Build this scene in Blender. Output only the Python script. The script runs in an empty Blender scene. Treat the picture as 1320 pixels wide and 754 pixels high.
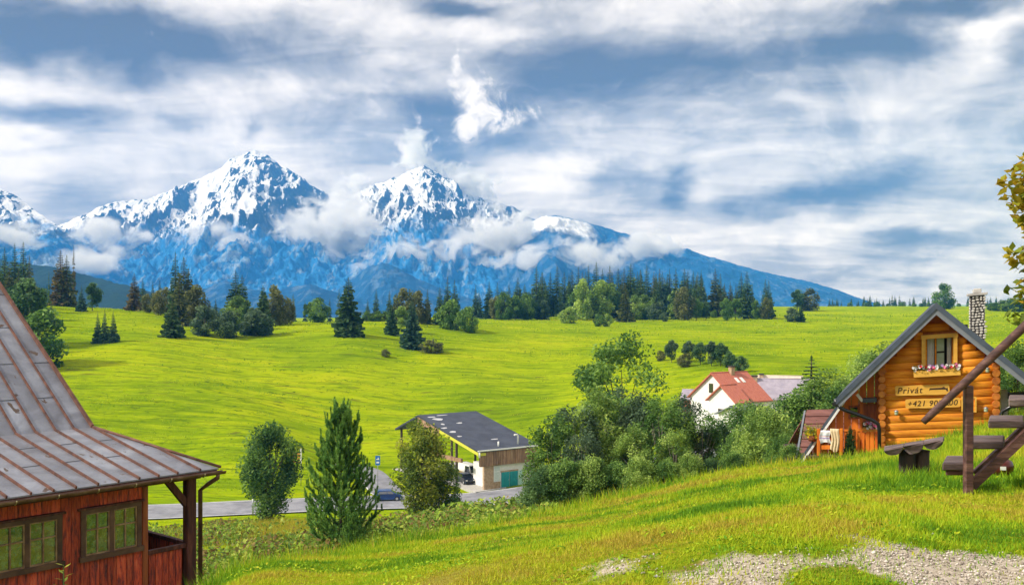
import bpy, math, random
import numpy as np
from mathutils import Vector, Matrix

# ------------------------------------------------------------------ camera, sky, sun, exposure
FPX = 1268.0; CX = 660.0; HY = 400.0
scn = bpy.context.scene
C = scn.collection
cam_d = bpy.data.cameras.new('camera'); cam = bpy.data.objects.new('camera', cam_d); C.objects.link(cam)
cam.location = (0, 0, 0); cam.rotation_euler = (math.radians(90), 0, 0)
cam_d.sensor_width = 36.0; cam_d.lens = 36.0*FPX/1320.0
cam_d.shift_y = (HY-377.0)/1320.0
cam_d.clip_start = 0.1; cam_d.clip_end = 40000
scn.camera = cam

SUN_DIR = Vector((-0.80, -0.22, 0.66)).normalized()      # towards the sun
sun_d = bpy.data.lights.new('sun', 'SUN'); sun_o = bpy.data.objects.new('sun', sun_d); C.objects.link(sun_o)
sun_d.energy = 3.5; sun_d.angle = math.radians(6); sun_d.color = (1.0, 0.97, 0.92)
sun_o.rotation_euler = SUN_DIR.to_track_quat('Z', 'Y').to_euler()
sun_o.location = (0, 0, 300)

scn.view_settings.view_transform = 'Standard'; scn.view_settings.look = 'None'
scn.view_settings.exposure = 0.62; scn.view_settings.gamma = 1.0; scn.view_settings.use_curve_mapping = False
scn.cycles.use_denoising = True
scn.cycles.max_bounces = 7; scn.cycles.diffuse_bounces = 3; scn.cycles.glossy_bounces = 3
scn.cycles.transmission_bounces = 4; scn.cycles.transparent_max_bounces = 12; scn.cycles.volume_bounces = 4
scn.cycles.sample_clamp_indirect = 6.0

def px_dir(px, py):
    v = Vector(((px-CX)/FPX, 1.0, (HY-py)/FPX)).normalized()
    return math.atan2(v.x, v.y), math.asin(v.z)

class NT:
    """small node-tree writer"""
    def __init__(s, tree): s.t = tree; s.n = tree.nodes; s.l = tree.links
    def new(s, typ, **kw):
        n = s.n.new(typ)
        for k, v in kw.items(): setattr(n, k, v)
        return n
    def put(s, sock, v):
        if hasattr(v, 'is_linked') or isinstance(v, bpy.types.NodeSocket): s.l.new(v, sock)
        elif v is not None: sock.default_value = v
    def math(s, op, a, b=None, c=None, clamp=False):
        n = s.new('ShaderNodeMath', operation=op); n.use_clamp = clamp
        for i, v in enumerate((a, b, c)):
            if v is not None: s.put(n.inputs[i], v)
        return n.outputs[0]
    def vec(s, op, a, b=None, c=None, out=0):
        n = s.new('ShaderNodeVectorMath', operation=op)
        for i, v in enumerate((a, b, c)):
            if v is not None: s.put(n.inputs[i], v)
        return n.outputs[out]
    def noise(s, vec, scale, detail=4, rough=0.55, dist=0.0, out='Fac', lac=2.0):
        n = s.new('ShaderNodeTexNoise'); s.put(n.inputs['Vector'], vec)
        n.inputs['Scale'].default_value = scale; n.inputs['Detail'].default_value = detail
        n.inputs['Roughness'].default_value = rough; n.inputs['Distortion'].default_value = dist
        n.inputs['Lacunarity'].default_value = lac
        return n.outputs[out]
    def ramp(s, fac, stops, interp='LINEAR'):
        n = s.new('ShaderNodeValToRGB'); n.color_ramp.interpolation = interp
        e = n.color_ramp.elements
        while len(e) < len(stops): e.new(0.5)
        for el, (p, c) in zip(e, stops):
            el.position = p; el.color = (*c, 1) if not isinstance(c, (int, float)) else (c, c, c, 1)
        s.put(n.inputs[0], fac); return n.outputs[0]
    def mix(s, fac, a, b, blend='MIX'):
        n = s.new('ShaderNodeMix', data_type='RGBA', blend_type=blend)
        s.put(n.inputs[0], fac)
        for k, v in ((6, a), (7, b)):
            if isinstance(v, tuple) and len(v) == 3: v = (*v, 1)
            s.put(n.inputs[k], v)
        return n.outputs[2]
    def mapping(s, vec, loc=(0,0,0), rot=(0,0,0), scale=(1,1,1)):
        n = s.new('ShaderNodeMapping'); s.put(n.inputs[0], vec)
        n.inputs[1].default_value = loc; n.inputs[2].default_value = rot; n.inputs[3].default_value = scale
        return n.outputs[0]
    def range(s, v, a, b, c=0.0, d=1.0, typ='SMOOTHSTEP'):
        n = s.new('ShaderNodeMapRange', interpolation_type=typ)
        for i, q in enumerate((v, a, b, c, d)): s.put(n.inputs[i], q)
        return n.outputs[0]
    def sep(s, v):
        n = s.new('ShaderNodeSeparateXYZ'); s.put(n.inputs[0], v); return n.outputs
    def comb(s, x, y, z):
        n = s.new('ShaderNodeCombineXYZ')
        for i, q in enumerate((x, y, z)): s.put(n.inputs[i], q)
        return n.outputs[0]
    def attr(s, name, out='Fac'):
        n = s.new('ShaderNodeAttribute', attribute_name=name); return n.outputs[out]

def make_world():
    w = bpy.data.worlds.new('World'); scn.world = w; w.use_nodes = True
    T = NT(w.node_tree); T.n.clear()
    out = T.new('ShaderNodeOutputWorld'); bg = T.new('ShaderNodeBackground')
    T.l.new(bg.outputs[0], out.inputs[0])
    sky = T.new('ShaderNodeTexSky', sky_type='NISHITA'); sky.sun_disc = False
    sky.sun_elevation = math.asin(SUN_DIR.z); sky.sun_rotation = math.atan2(SUN_DIR.x, SUN_DIR.y)
    d = T.vec('NORMALIZE', T.new('ShaderNodeTexCoord').outputs['Generated'])
    x, y, z = T.sep(d)
    zc = T.math('MAXIMUM', z, 0.0)
    # the cloud deck: noise on a flat layer overhead, so that it streams towards the horizon
    k = T.math('DIVIDE', 1.0, T.math('ADD', zc, 0.16))
    deck = T.comb(T.math('MULTIPLY', x, k), T.math('MULTIPLY', T.math('MULTIPLY', y, k), 1.15), 0.0)
    n1 = T.noise(deck, 1.15, 4, 0.52, 0.8)
    n2 = T.noise(T.mapping(deck, loc=(7, 3, 2), rot=(0, 0, 0.35), scale=(1.0, 1.6, 1)), 2.8, 4, 0.55, 0.6)
    n3 = T.noise(T.mapping(d, loc=(3, 1, 5), scale=(1, 1, 1.45)), 8.5, 6, 0.62, 1.0)
    # azimuth / elevation with a soft warp: where the thick and thin parts of this deck lie
    az = T.math('ARCTAN2', x, y); el = T.math('ARCSINE', z)
    wn = T.noise(T.mapping(d, scale=(1, 1, 1.8)), 6.0, 4, 0.6, 0.3, out='Color')
    ae = T.vec('MULTIPLY_ADD', wn, (0.15, 0.085, 0), T.vec('SUBTRACT', T.comb(az, el, 0.0), (0.075, 0.0425, 0)))
    def blobs(lst, coord):
        acc = None
        for (px, py, rx, ry, amp) in lst:
            a, e = px_dir(px, py); sx, sy = FPX/rx*1.05, FPX/ry
            q = T.vec('MULTIPLY_ADD', coord, (sx, sy, 0), (-a*sx, -e*sy, 0))
            g = T.math('POWER', 0.42, T.vec('DOT_PRODUCT', q, q, out=1))
            acc = T.math('MULTIPLY', g, amp) if acc is None else T.math('MULTIPLY_ADD', g, amp, acc)
        return acc
    thick = blobs([
        (90, 48, 125, 34, -0.76), (240, 62, 150, 36, -0.41), (55, 15, 120, 16, -0.15), (28, 152, 75, 17, -0.61), (130, 150, 45, 16, -0.32),
        (242, 156, 38, 13, -0.44), (400, 75, 100, 36, -0.32), (100, 252, 55, 24, -0.32), (200, 95, 90, 45, -0.24), (430, 180, 100, 28, -0.32),
        (556, 165, 42, 62, -0.63), (690, 95, 95, 62, -0.44), (640, 170, 70, 50, -0.37), (790, 95, 110, 48, -0.41), (960, 78, 190, 24, -0.49), (1130, 62, 85, 36, -0.63),
        (1318, 72, 34, 22, -0.61), (1215, 8, 80, 14, -0.51), (905, 20, 160, 22, -0.15), (810, 236, 52, 26, -0.41), (885, 246, 18, 26, -0.61),
        (1030, 250, 62, 13, -0.63), (1150, 225, 70, 20, -0.41), (1185, 312, 85, 11, -0.49), (1080, 352, 60, 8, -0.24), (760, 232, 60, 24, -0.22),
        (1000, 150, 150, 40, -0.22), (1280, 150, 60, 30, -0.20), (328, 158, 16, 10, -0.37), (960, 275, 40, 14, -0.32), (1200, 352, 30, 9, -0.29),
        (1240, 270, 60, 22, -0.24), (596, 12, 46, 12, -0.85),
        (300, 145, 130, 30, .20), (90, 200, 140, 30, .16), (480, 45, 110, 40, .18), (1252, 42, 52, 22, .55), (900, 195, 130, 36, .22),
        (1080, 300, 180, 22, .18), (1100, 200, 60, 18, .12), (700, 215, 90, 24, .26), (20, 95, 60, 24, .24), (620, 40, 40, 18, .20)], ae)
    fine = T.noise(T.mapping(d, loc=(1, 8, 2)), 38.0, 6, 0.64, 0.8)
    wn2 = T.noise(d, 16.0, 4, 0.62, 0.3, out='Color')
    ae2 = T.vec('MULTIPLY_ADD', wn2, (0.060, 0.050, 0), T.vec('SUBTRACT', T.comb(az, el, 0.0), (0.030, 0.025, 0)))
    wisp = blobs([(605, 112, 26, 26, 1.0), (640, 140, 40, 26, 1.1), (680, 150, 26, 14, .9), (600, 170, 14, 22, .8), (625, 165, 22, 14, .7),
                  (590, 72, 6, 26, .7), (531, 190, 15, 26, 1.15), (536, 158, 6, 22, .9), (556, 178, 5, 20, .6)], ae2)
    wispm = T.math('MULTIPLY', T.range(T.math('MULTIPLY_ADD', T.math('SUBTRACT', fine, 0.5), 3.2, wisp), 0.35, 1.55), T.range(fine, 0.30, 0.60, 0.72, 1.0))
    B = T.math('MULTIPLY_ADD', T.math('SUBTRACT', n1, 0.5), 1.05, 0.755)
    B = T.math('MULTIPLY_ADD', T.math('SUBTRACT', n2, 0.5), 0.70, B)
    B = T.math('MULTIPLY_ADD', T.math('SUBTRACT', n3, 0.5), 0.80, B)
    B = T.math('MULTIPLY_ADD', T.math('SUBTRACT', fine, 0.5), 0.26, B)
    B = T.math('ADD', B, thick)
    B = T.math('MULTIPLY_ADD', wispm, T.math('SUBTRACT', 0.99, T.math('MINIMUM', B, 1.0)), B)
    col = T.ramp(B, [(0.0, (0.120, 0.106, 0.103)), (0.25, (0.215, 0.194, 0.190)), (0.52, (0.44, 0.412, 0.405)), (0.78, (0.77, 0.72, 0.70)), (1.0, (1.05, 0.98, 0.94))])
    cloud = T.mix(1.0, col, (10.0*CLOUD, 10.0*CLOUD, 10.0*CLOUD), 'MULTIPLY')
    fin = T.mix(0.96, sky.outputs[0], cloud)
    T.put(bg.inputs[0], fin); bg.inputs[1].default_value = 0.1
CLOUD = 0.86
make_world()
scn.world.cycles.sampling_method = 'MANUAL'; scn.world.cycles.sample_map_resolution = 256

# ------------------------------------------------------------------ helpers
def at(px, py, d): return Vector((d*(px-CX)/FPX, d, d*(HY-py)/FPX))
rnd = random.Random(7)

def tag(o, label=None, cat=None, group=None, kind=None):
    if label: o['label'] = label
    if cat: o['category'] = cat
    if group: o['group'] = group
    if kind: o['kind'] = kind
    return o

def link(name, mesh, mat=None, parent=None, loc=None, rot=None, scale=None):
    o = bpy.data.objects.new(name, mesh); C.objects.link(o)
    if mat is not None and mesh is not None and not mesh.materials: mesh.materials.append(mat)
    if parent is not None: o.parent = parent
    if loc is not None: o.location = loc
    if rot is not None: o.rotation_euler = rot
    if scale is not None: o.scale = scale
    return o

def empty(name, loc=(0,0,0), rz=0.0):
    o = bpy.data.objects.new(name, None); C.objects.link(o); o.empty_display_size = 0.3
    o.location = loc; o.rotation_euler = (0, 0, rz); return o

def mesh_np(name, V, F, smooth=False, attrs=None):
    """V (n,3), F (m,k) arrays with constant k; attrs {name: (domain, array)}"""
    V = np.asarray(V, np.float32); F = np.asarray(F, np.int32)
    me = bpy.data.meshes.new(name)
    me.vertices.add(len(V)); me.vertices.foreach_set('co', V.ravel())
    k = F.shape[1]
    me.loops.add(F.size); me.loops.foreach_set('vertex_index', F.ravel())
    me.polygons.add(len(F)); me.polygons.foreach_set('loop_start', np.arange(0, F.size, k, dtype=np.int32))
    if smooth: me.polygons.foreach_set('use_smooth', np.ones(len(F), bool))
    for an, (dom, arr) in (attrs or {}).items():
        a = me.attributes.new(an, 'FLOAT', dom); a.data.foreach_set('value', np.asarray(arr, np.float32).ravel())
    me.update(calc_edges=True); return me

class MB:
    """collects boxes, tubes and prisms; build() links them as ONE mesh object"""
    def __init__(s, shear=0.0): s.v = []; s.f = []; s.sm = []; s.shear = shear
    def add(s, vs, fs, smooth=False):
        b = len(s.v); s.v += [tuple(p) for p in vs]
        s.f += [tuple(i+b for i in f) for f in fs]; s.sm += [smooth]*len(fs); return s
    def box(s, lo, hi, M=None):
        (x0, y0, z0), (x1, y1, z1) = lo, hi
        vs = [(x0,y0,z0),(x1,y0,z0),(x1,y1,z0),(x0,y1,z0),(x0,y0,z1),(x1,y0,z1),(x1,y1,z1),(x0,y1,z1)]
        if M is not None: vs = [M @ Vector(p) for p in vs]
        return s.add(vs, [(0,3,2,1),(4,5,6,7),(0,1,5,4),(1,2,6,5),(2,3,7,6),(3,0,4,7)])
    def cbox(s, lo, hi, b=0.01):
        """box with chamfered vertical-plane edges (all 12 edges)"""
        (x0, y0, z0), (x1, y1, z1) = lo, hi
        vs = []; idx = {}
        for i, x in enumerate((x0, x1)):
            for j, y in enumerate((y0, y1)):
                for k, z in enumerate((z0, z1)):
                    sx, sy, sz = (b if i == 0 else -b), (b if j == 0 else -b), (b if k == 0 else -b)
                    for a, p in (('x', (x, y+sy, z+sz)), ('y', (x+sx, y, z+sz)), ('z', (x+sx, y+sy, z))):
                        idx[(i, j, k, a)] = len(vs); vs.append(p)
        fs = []
        g = lambda i, j, k, a: idx[(i, j, k, a)]
        for i in (0, 1): fs.append([g(i,0,0,'x'), g(i,1,0,'x'), g(i,1,1,'x'), g(i,0,1,'x')])
        for j in (0, 1): fs.append([g(0,j,0,'y'), g(1,j,0,'y'), g(1,j,1,'y'), g(0,j,1,'y')])
        for k in (0, 1): fs.append([g(0,0,k,'z'), g(1,0,k,'z'), g(1,1,k,'z'), g(0,1,k,'z')])
        for i in (0, 1):
            for j in (0, 1): fs.append([g(i,j,0,'x'), g(i,j,0,'y'), g(i,j,1,'y'), g(i,j,1,'x')])
        for i in (0, 1):
            for k in (0, 1): fs.append([g(i,0,k,'x'), g(i,0,k,'z'), g(i,1,k,'z'), g(i,1,k,'x')])
        for j in (0, 1):
            for k in (0, 1): fs.append([g(0,j,k,'y'), g(0,j,k,'z'), g(1,j,k,'z'), g(1,j,k,'y')])
        for i in (0, 1):
            for j in (0, 1):
                for k in (0, 1): fs.append([g(i,j,k,'x'), g(i,j,k,'y'), g(i,j,k,'z')])
        c = Vector(((x0+x1)/2, (y0+y1)/2, (z0+z1)/2)); out = []
        for f in fs:
            p = [Vector(vs[q]) for q in f]
            n = (p[1]-p[0]).cross(p[2]-p[0]); m = sum(p, Vector())/len(p)
            out.append(tuple(f) if n.dot(m-c) > 0 else tuple(reversed(f)))
        return s.add(vs, out)
    def prism(s, poly, vec):
        """closed polygon of 3-D points pushed along vec"""
        n = len(poly); P = [Vector(p) for p in poly]; vec = Vector(vec)
        nr = Vector()
        for i in range(n):
            a, b = P[i], P[(i+1) % n]; nr += a.cross(b)
        if nr.dot(vec) > 0: P.reverse()
        Q = [p+vec for p in P]
        fs = [tuple(range(n)), tuple(reversed(range(n, 2*n)))]
        for i in range(n):
            j = (i+1) % n; fs.append((i, i+n, j+n, j))
        return s.add(P+Q, fs)
    def tube(s, pts, rad, seg=8, cap=True, smooth=True):
        P = [Vector(p) for p in pts]; n = len(P)
        R = rad if isinstance(rad, (list, tuple)) else [rad]*n
        vs = []; fs = []; prev = None
        for i in range(n):
            t = (P[min(i+1, n-1)]-P[max(i-1, 0)]).normalized()
            if prev is None:
                a = Vector((0, 0, 1)) if abs(t.z) < 0.9 else Vector((1, 0, 0))
                prev = t.cross(a).normalized()
            u = (prev - t*prev.dot(t)).normalized(); prev = u; w = t.cross(u)
            for k in range(seg):
                q = 2*math.pi*k/seg; vs.append(P[i]+(u*math.cos(q)+w*math.sin(q))*R[i])
        for i in range(n-1):
            for k in range(seg):
                k2 = (k+1) % seg
                fs.append((i*seg+k, i*seg+k2, (i+1)*seg+k2, (i+1)*seg+k))
        s.add(vs, fs, smooth)
        if cap:
            b = len(s.v)-len(vs)
            s.f.append(tuple(b+k for k in reversed(range(seg)))); s.sm.append(False)
            s.f.append(tuple(b+(n-1)*seg+k for k in range(seg))); s.sm.append(False)
        return s
    def beam(s, a, b, w, h, up=(0, 0, 1)):
        """rectangular bar from a to b, w across and h along up"""
        a = Vector(a); b = Vector(b); t = (b-a).normalized(); up = Vector(up)
        sd = t.cross(up).normalized(); u2 = sd.cross(t).normalized()
        q = [a+sd*(-w/2)+u2*(-h/2), a+sd*(w/2)+u2*(-h/2), a+sd*(w/2)+u2*(h/2), a+sd*(-w/2)+u2*(h/2)]
        return s.prism(q, b-a)
    def lathe(s, prof, seg=16, c=(0, 0, 0), smooth=True):
        vs = []; fs = []
        for (r, z) in prof:
            for k in range(seg):
                q = 2*math.pi*k/seg; vs.append((c[0]+r*math.cos(q), c[1]+r*math.sin(q), c[2]+z))
        for i in range(len(prof)-1):
            for k in range(seg):
                k2 = (k+1) % seg; fs.append((i*seg+k, i*seg+k2, (i+1)*seg+k2, (i+1)*seg+k))
        return s.add(vs, fs, smooth)
    def quad(s, a, b, c, d): return s.add([a, b, c, d], [(0, 1, 2, 3)])
    def mesh(s, name):
        me = bpy.data.meshes.new(name)
        vs = s.v if not s.shear else [(p[0], p[1], p[2]+s.shear*p[0]) for p in s.v]
        me.from_pydata(vs, [], s.f)
        me.polygons.foreach_set('use_smooth', s.sm); me.update(); return me
    def build(s, name, mat, parent=None, **kw): return link(name, s.mesh(name), mat, parent, **kw)

def copy_tree(o, parent=None):
    c = o.copy(); C.objects.link(c); c.parent = parent
    for ch in list(o.children): copy_tree(ch, c)
    return c

def new_mat(name):
    m = bpy.data.materials.new(name); m.use_nodes = True
    T = NT(m.node_tree); b = T.n.get('Principled BSDF'); return m, T, b

def pmat(name, stops, scale=4.0, stretch=(1, 1, 1), rough=0.7, bump=0.0, metal=0.0, vary=0.0, detail=5, dist=0.3, spec=0.4, bscale=None, nrough=0.6):
    """procedural surface: noise through a ramp, per-object tone, bump"""
    m, T, b = new_mat(name)
    tc = T.new('ShaderNodeTexCoord').outputs['Object']
    oi = T.new('ShaderNodeObjectInfo').outputs['Random']
    v = T.mapping(T.vec('ADD', tc, T.comb(T.math('MULTIPLY', oi, 13.0), T.math('MULTIPLY', oi, 7.0), 0.0)), scale=stretch)
    n = T.noise(v, scale, detail, nrough, dist)
    col = T.ramp(n, stops)
    if vary:
        f = T.math('MULTIPLY_ADD', oi, 2*vary, 1-vary)
        col = T.mix(1.0, col, T.comb(f, f, f), 'MULTIPLY')
    T.put(b.inputs['Base Color'], col); b.inputs['Roughness'].default_value = rough; b.inputs['Metallic'].default_value = metal
    b.inputs['Specular IOR Level'].default_value = spec
    if bump:
        bn = T.new('ShaderNodeBump'); bn.inputs['Strength'].default_value = bump; bn.inputs['Distance'].default_value = 0.02
        T.put(bn.inputs['Height'], T.noise(v, bscale or scale*3, 6, 0.65)); T.put(b.inputs['Normal'], bn.outputs[0])
    return m

def flat2(name, c, rough=0.6, metal=0.0, var=0.12, scale=6.0, bump=0.0, spec=0.4):
    a = tuple(max(0, q*(1-var)) for q in c); b = tuple(min(1, q*(1+var)) for q in c)
    return pmat(name, [(0.3, a), (0.7, b)], scale=scale, rough=rough, metal=metal, bump=bump, spec=spec)

def leaf_mat(name, dark, mid, light, trans=0.35, rough=0.6):
    """leaves: tone per leaf from the mesh, some light passing through"""
    m, T, b = new_mat(name)
    t = T.attr('tone'); oi = T.new('ShaderNodeObjectInfo').outputs['Random']
    col = T.ramp(T.math('MULTIPLY_ADD', T.math('SUBTRACT', oi, 0.5), 0.22, t), [(0.0, dark), (0.5, mid), (1.0, light)])
    T.put(b.inputs['Base Color'], col); b.inputs['Roughness'].default_value = rough; b.inputs['Specular IOR Level'].default_value = 0.25
    tr = T.new('ShaderNodeBsdfTranslucent'); T.put(tr.inputs[0], col)
    mx = T.new('ShaderNodeMixShader'); mx.inputs[0].default_value = trans
    T.l.new(b.outputs[0], mx.inputs[1]); T.l.new(tr.outputs[0], mx.inputs[2])
    T.l.new(mx.outputs[0], T.n.get('Material Output').inputs[0]); return m

# numpy value noise (for terrain shapes)
def _h(ix, iy, seed):
    n = (ix.astype(np.int64)*374761393 + iy.astype(np.int64)*668265263 + seed*1442695041) & 0xffffffff
    n = ((n ^ (n >> 13))*1274126177) & 0xffffffff
    return ((n ^ (n >> 16)) & 0xffff)/65535.0
def vnoise(x, y, seed=0):
    ix = np.floor(x); iy = np.floor(y); fx = x-ix; fy = y-iy
    fx = fx*fx*fx*(fx*(fx*6-15)+10); fy = fy*fy*fy*(fy*(fy*6-15)+10)
    a = _h(ix, iy, seed); b = _h(ix+1, iy, seed); c = _h(ix, iy+1, seed); d = _h(ix+1, iy+1, seed)
    return (a*(1-fx)+b*fx)*(1-fy)+(c*(1-fx)+d*fx)*fy
def fbm(x, y, oct=5, seed=0, gain=0.5, ridged=False):
    s = 0; a = 1; tot = 0
    for i in range(oct):
        n = vnoise(x, y, seed+i*17)
        if ridged: n = 1-np.abs(2*n-1)
        s = s+a*n; tot += a; a *= gain
        x, y = (x*1.6-y*1.2)+3.1, (x*1.2+y*1.6)+1.7
    return s/tot
# ------------------------------------------------------------------ terrain
# control points read from the photograph: (pixel column, depth in metres, pixel row) or height z
CP = []
def cp(px, lst):
    for d, kind, val in lst:
        z = val if kind == 'z' else d*(HY-val)/FPX
        CP.append((d*(px-CX)/FPX, d, z))
cp(-350, [(4,'z',-2.7),(9,'z',-3.9),(17,'z',-5.3),(30,'z',-8.6),(65,'z',-18.5),(105,'z',-25.4),(126,'z',-27),(142,'z',-27),(160,'z',-22),(200,'z',-12),(300,'z',-1),(420,'z',4),(700,'z',2),(1500,'z',-12)])
cp(0, [(4,'z',-2.35),(9,'z',-3.5),(15,'z',-5.1),(22,'z',-6.4),(40,'z',-11.2),(65,'z',-18),(100,'z',-24.6),(121,'z',-27),(140,'z',-27),(152,'p',600),(180,'p',528),(230,'p',450),(300,'p',397),(400,'p',395),(700,'p',401),(1500,'z',-12)])
cp(200, [(4,'z',-2.1),(8,'z',-2.95),(13,'z',-4.4),(20,'z',-6.2),(40,'z',-11.8),(65,'p',746),(100,'p',692),(125,'p',671),(141,'p',643),(150,'p',622),(190,'p',522),(245,'p',440),(320,'p',403),(420,'p',406),(700,'p',410),(1500,'z',-12)])
cp(300, [(5,'z',-2.05),(9,'p',762),(11.5,'p',749),(17,'p',776),(30,'p',770),(65,'p',735),(95,'p',694),(124,'p',668),(142,'p',642),(154,'p',614),(190,'p',528),(250,'p',446),(310,'p',416),(450,'p',417),(700,'p',414)])
cp(450, [(6,'z',-2.0),(10,'p',735),(14.5,'p',717),(20,'p',728),(35,'p',714),(60,'p',706),(100,'p',684),(128,'p',664),(146,'p',637),(165,'p',608),(174,'p',588),(200,'p',532),(257,'p',438),(330,'p',416),(450,'p',417),(700,'p',413),(1500,'z',-12)])
cp(600, [(6.5,'z',-1.82),(12,'p',706),(18,'p',689),(24,'p',700),(40,'p',697),(80,'p',672),(110,'p',663),(135,'p',653),(150,'p',628),(165,'p',606),(176,'p',584),(210,'p',515),(260,'p',450),(350,'p',416),(420,'p',412),(550,'p',411),(800,'p',409)])
cp(800, [(6,'z',-1.6),(12,'p',683),(23,'p',641),(30,'p',656),(45,'p',650),(90,'p',644),(130,'p',640),(160,'p',607),(180,'p',556),(225,'p',482),(300,'p',436),(420,'p',412),(560,'p',401),(900,'p',399),(1500,'z',-10)])
cp(950, [(6,'z',-1.5),(10,'p',650),(16,'p',624),(25,'p',610),(33,'p',626),(60,'p',616),(100,'p',606),(140,'p',580),(165,'p',548),(220,'p',472),(300,'p',436),(450,'p',408),(620,'p',398),(900,'p',396)])
cp(1135, [(5.5,'z',-1.5),(10,'p',630),(12.5,'p',614),(18,'p',600),(25,'p',590),(32,'p',596),(60,'p',585),(150,'p',540),(220,'p',470),(300,'p',438),(450,'p',410),(650,'p',398),(1000,'p',396),(1500,'z',-6)])
cp(1320, [(5.5,'p',752),(8,'p',662),(10,'p',622),(13,'p',598),(18,'p',566),(24,'p',544),(35,'p',536),(60,'p',520),(150,'p',482),(300,'p',428),(500,'p',404),(650,'p',398),(1000,'p',396),(1500,'z',-6)])
cp(1750, [(5,'z',-1.2),(12,'z',-1.5),(25,'z',-2.1),(60,'z',-4.2),(150,'z',-8),(300,'z',-5),(650,'z',0),(1000,'z',2),(1500,'z',-6)])
for th in (-37, -20, 0, 20, 40): CP.append((2.2*math.sin(math.radians(th)), 2.2*math.cos(math.radians(th)), -1.75-0.006*(-th if th < 0 else -0.5*th)))
for th in (-37, -12, 12, 40): CP.append((12000*math.sin(math.radians(th)), 12000*math.cos(math.radians(th)), -45))
CP = np.array(CP)
_TH = 3.0
def _uv(x, y):
    th = np.arctan2(x, y); r = np.maximum(np.hypot(x, y), 1.0)
    return np.clip(th, -0.70, 0.72)*_TH, np.log(r), r, th
def _phi(du, dv): return np.sqrt(du*du+dv*dv+0.0144)
_cu, _cv, _cr, _ = _uv(CP[:, 0], CP[:, 1])
_A = _phi(_cu[:, None]-_cu[None], _cv[:, None]-_cv[None])
_n = len(CP); _K = np.zeros((_n+3, _n+3)); _K[:_n, :_n] = _A+np.eye(_n)*0.004
_K[:_n, _n] = 1; _K[:_n, _n+1] = _cu; _K[:_n, _n+2] = _cv; _K[_n:, :_n] = _K[:_n, _n:].T
_W = np.linalg.solve(_K, np.concatenate([CP[:, 2]/_cr, np.zeros(3)]))
def base_h(x, y):
    x = np.asarray(x, float); y = np.asarray(y, float); sh = x.shape
    u, v, r, th = _uv(x.ravel(), y.ravel()); z = np.empty_like(u)
    for a in range(0, len(u), 40000):
        s = slice(a, a+40000)
        z[s] = (_phi(u[s, None]-_cu[None], v[s, None]-_cv[None]) @ _W[:_n]+_W[_n]+_W[_n+1]*u[s]+_W[_n+2]*v[s])*r[s]
    w = np.clip((np.abs(th)-1.1)/0.9, 0, 1); w = w*w*(3-2*w)
    z = z*(1-w)+(-1.75-0.02*np.minimum(r, 60))*w
    return z.reshape(sh)

# the valley road and the lane that leaves it: centre lines in plan (from pixel column + depth)
def plan(px, d): return (d*(px-CX)/FPX, d)
ROAD = [plan(-420, 124), plan(-200, 127), plan(0, 130), plan(100, 131.5), plan(200, 132.8), plan(300, 134.6), plan(420, 137.5), plan(500, 139), plan(600, 140), plan(720, 144), plan(850, 150), plan(1000, 150), plan(1250, 150)]
LANE = [plan(505, 143.5), plan(490, 153), plan(472, 163), plan(435, 169)]
def resample(P, step):
    P = np.array(P, float); out = []
    n = len(P)
    for i in range(n-1):
        p0, p1, p2, p3 = P[max(i-1, 0)], P[i], P[i+1], P[min(i+2, n-1)]
        m = max(2, int(np.linalg.norm(p2-p1)/step))
        for k in range(m):
            t = k/m
            out.append(0.5*((2*p1)+(-p0+p2)*t+(2*p0-5*p1+4*p2-p3)*t*t+(-p0+3*p1-3*p2+p3)*t**3))
    out.append(P[-1]); return np.array(out)
ROADP = resample(ROAD, 1.2); LANEP = resample(LANE, 1.2)
def smooth1(a, k):
    p = np.pad(a, k, mode='edge'); return np.convolve(p, np.ones(2*k+1)/(2*k+1), 'valid')
ROADZ = smooth1(base_h(ROADP[:, 0], ROADP[:, 1]), 20); LANEZ = smooth1(base_h(LANEP[:, 0], LANEP[:, 1]), 5)
LANEZ[:3] = ROADZ[np.argmin(((ROADP-LANEP[0])**2).sum(1))]
RW, LW = 5.0, 2.4
YARD_C = None
def flatten(x, y, z, P, Z, half, soft):
    xf = x.ravel(); yf = y.ravel(); zf = z.ravel().copy()
    lo = P.min(0)-half-soft-2; hi = P.max(0)+half+soft+2
    idx = np.nonzero((xf > lo[0]) & (xf < hi[0]) & (yf > lo[1]) & (yf < hi[1]))[0]
    for a in range(0, len(idx), 20000):
        s = idx[a:a+20000]
        q = np.stack([xf[s], yf[s]], 1)
        d2 = ((q[:, None]-P[None])**2).sum(2); j = d2.argmin(1); d = np.sqrt(d2[np.arange(len(s)), j])
        w = np.clip(1-(d-half)/soft, 0, 1); w = w*w*(3-2*w)
        zf[s] = zf[s]*(1-w)+(Z[j]-0.0)*w
    return zf.reshape(z.shape)
_ga = math.radians(35.2); _g0 = (146.0*(617-CX)/FPX, 146.0)
GAR_C = np.array([(_g0[0]+math.cos(_ga)*k-math.sin(_ga)*m, _g0[1]+math.sin(_ga)*k+math.cos(_ga)*m) for k in (-1, 2, 5, 8, 11) for m in (-2, 2, 6, 10, 14, 18, 22, 25)])
GAR_Z = -26.75
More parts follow.
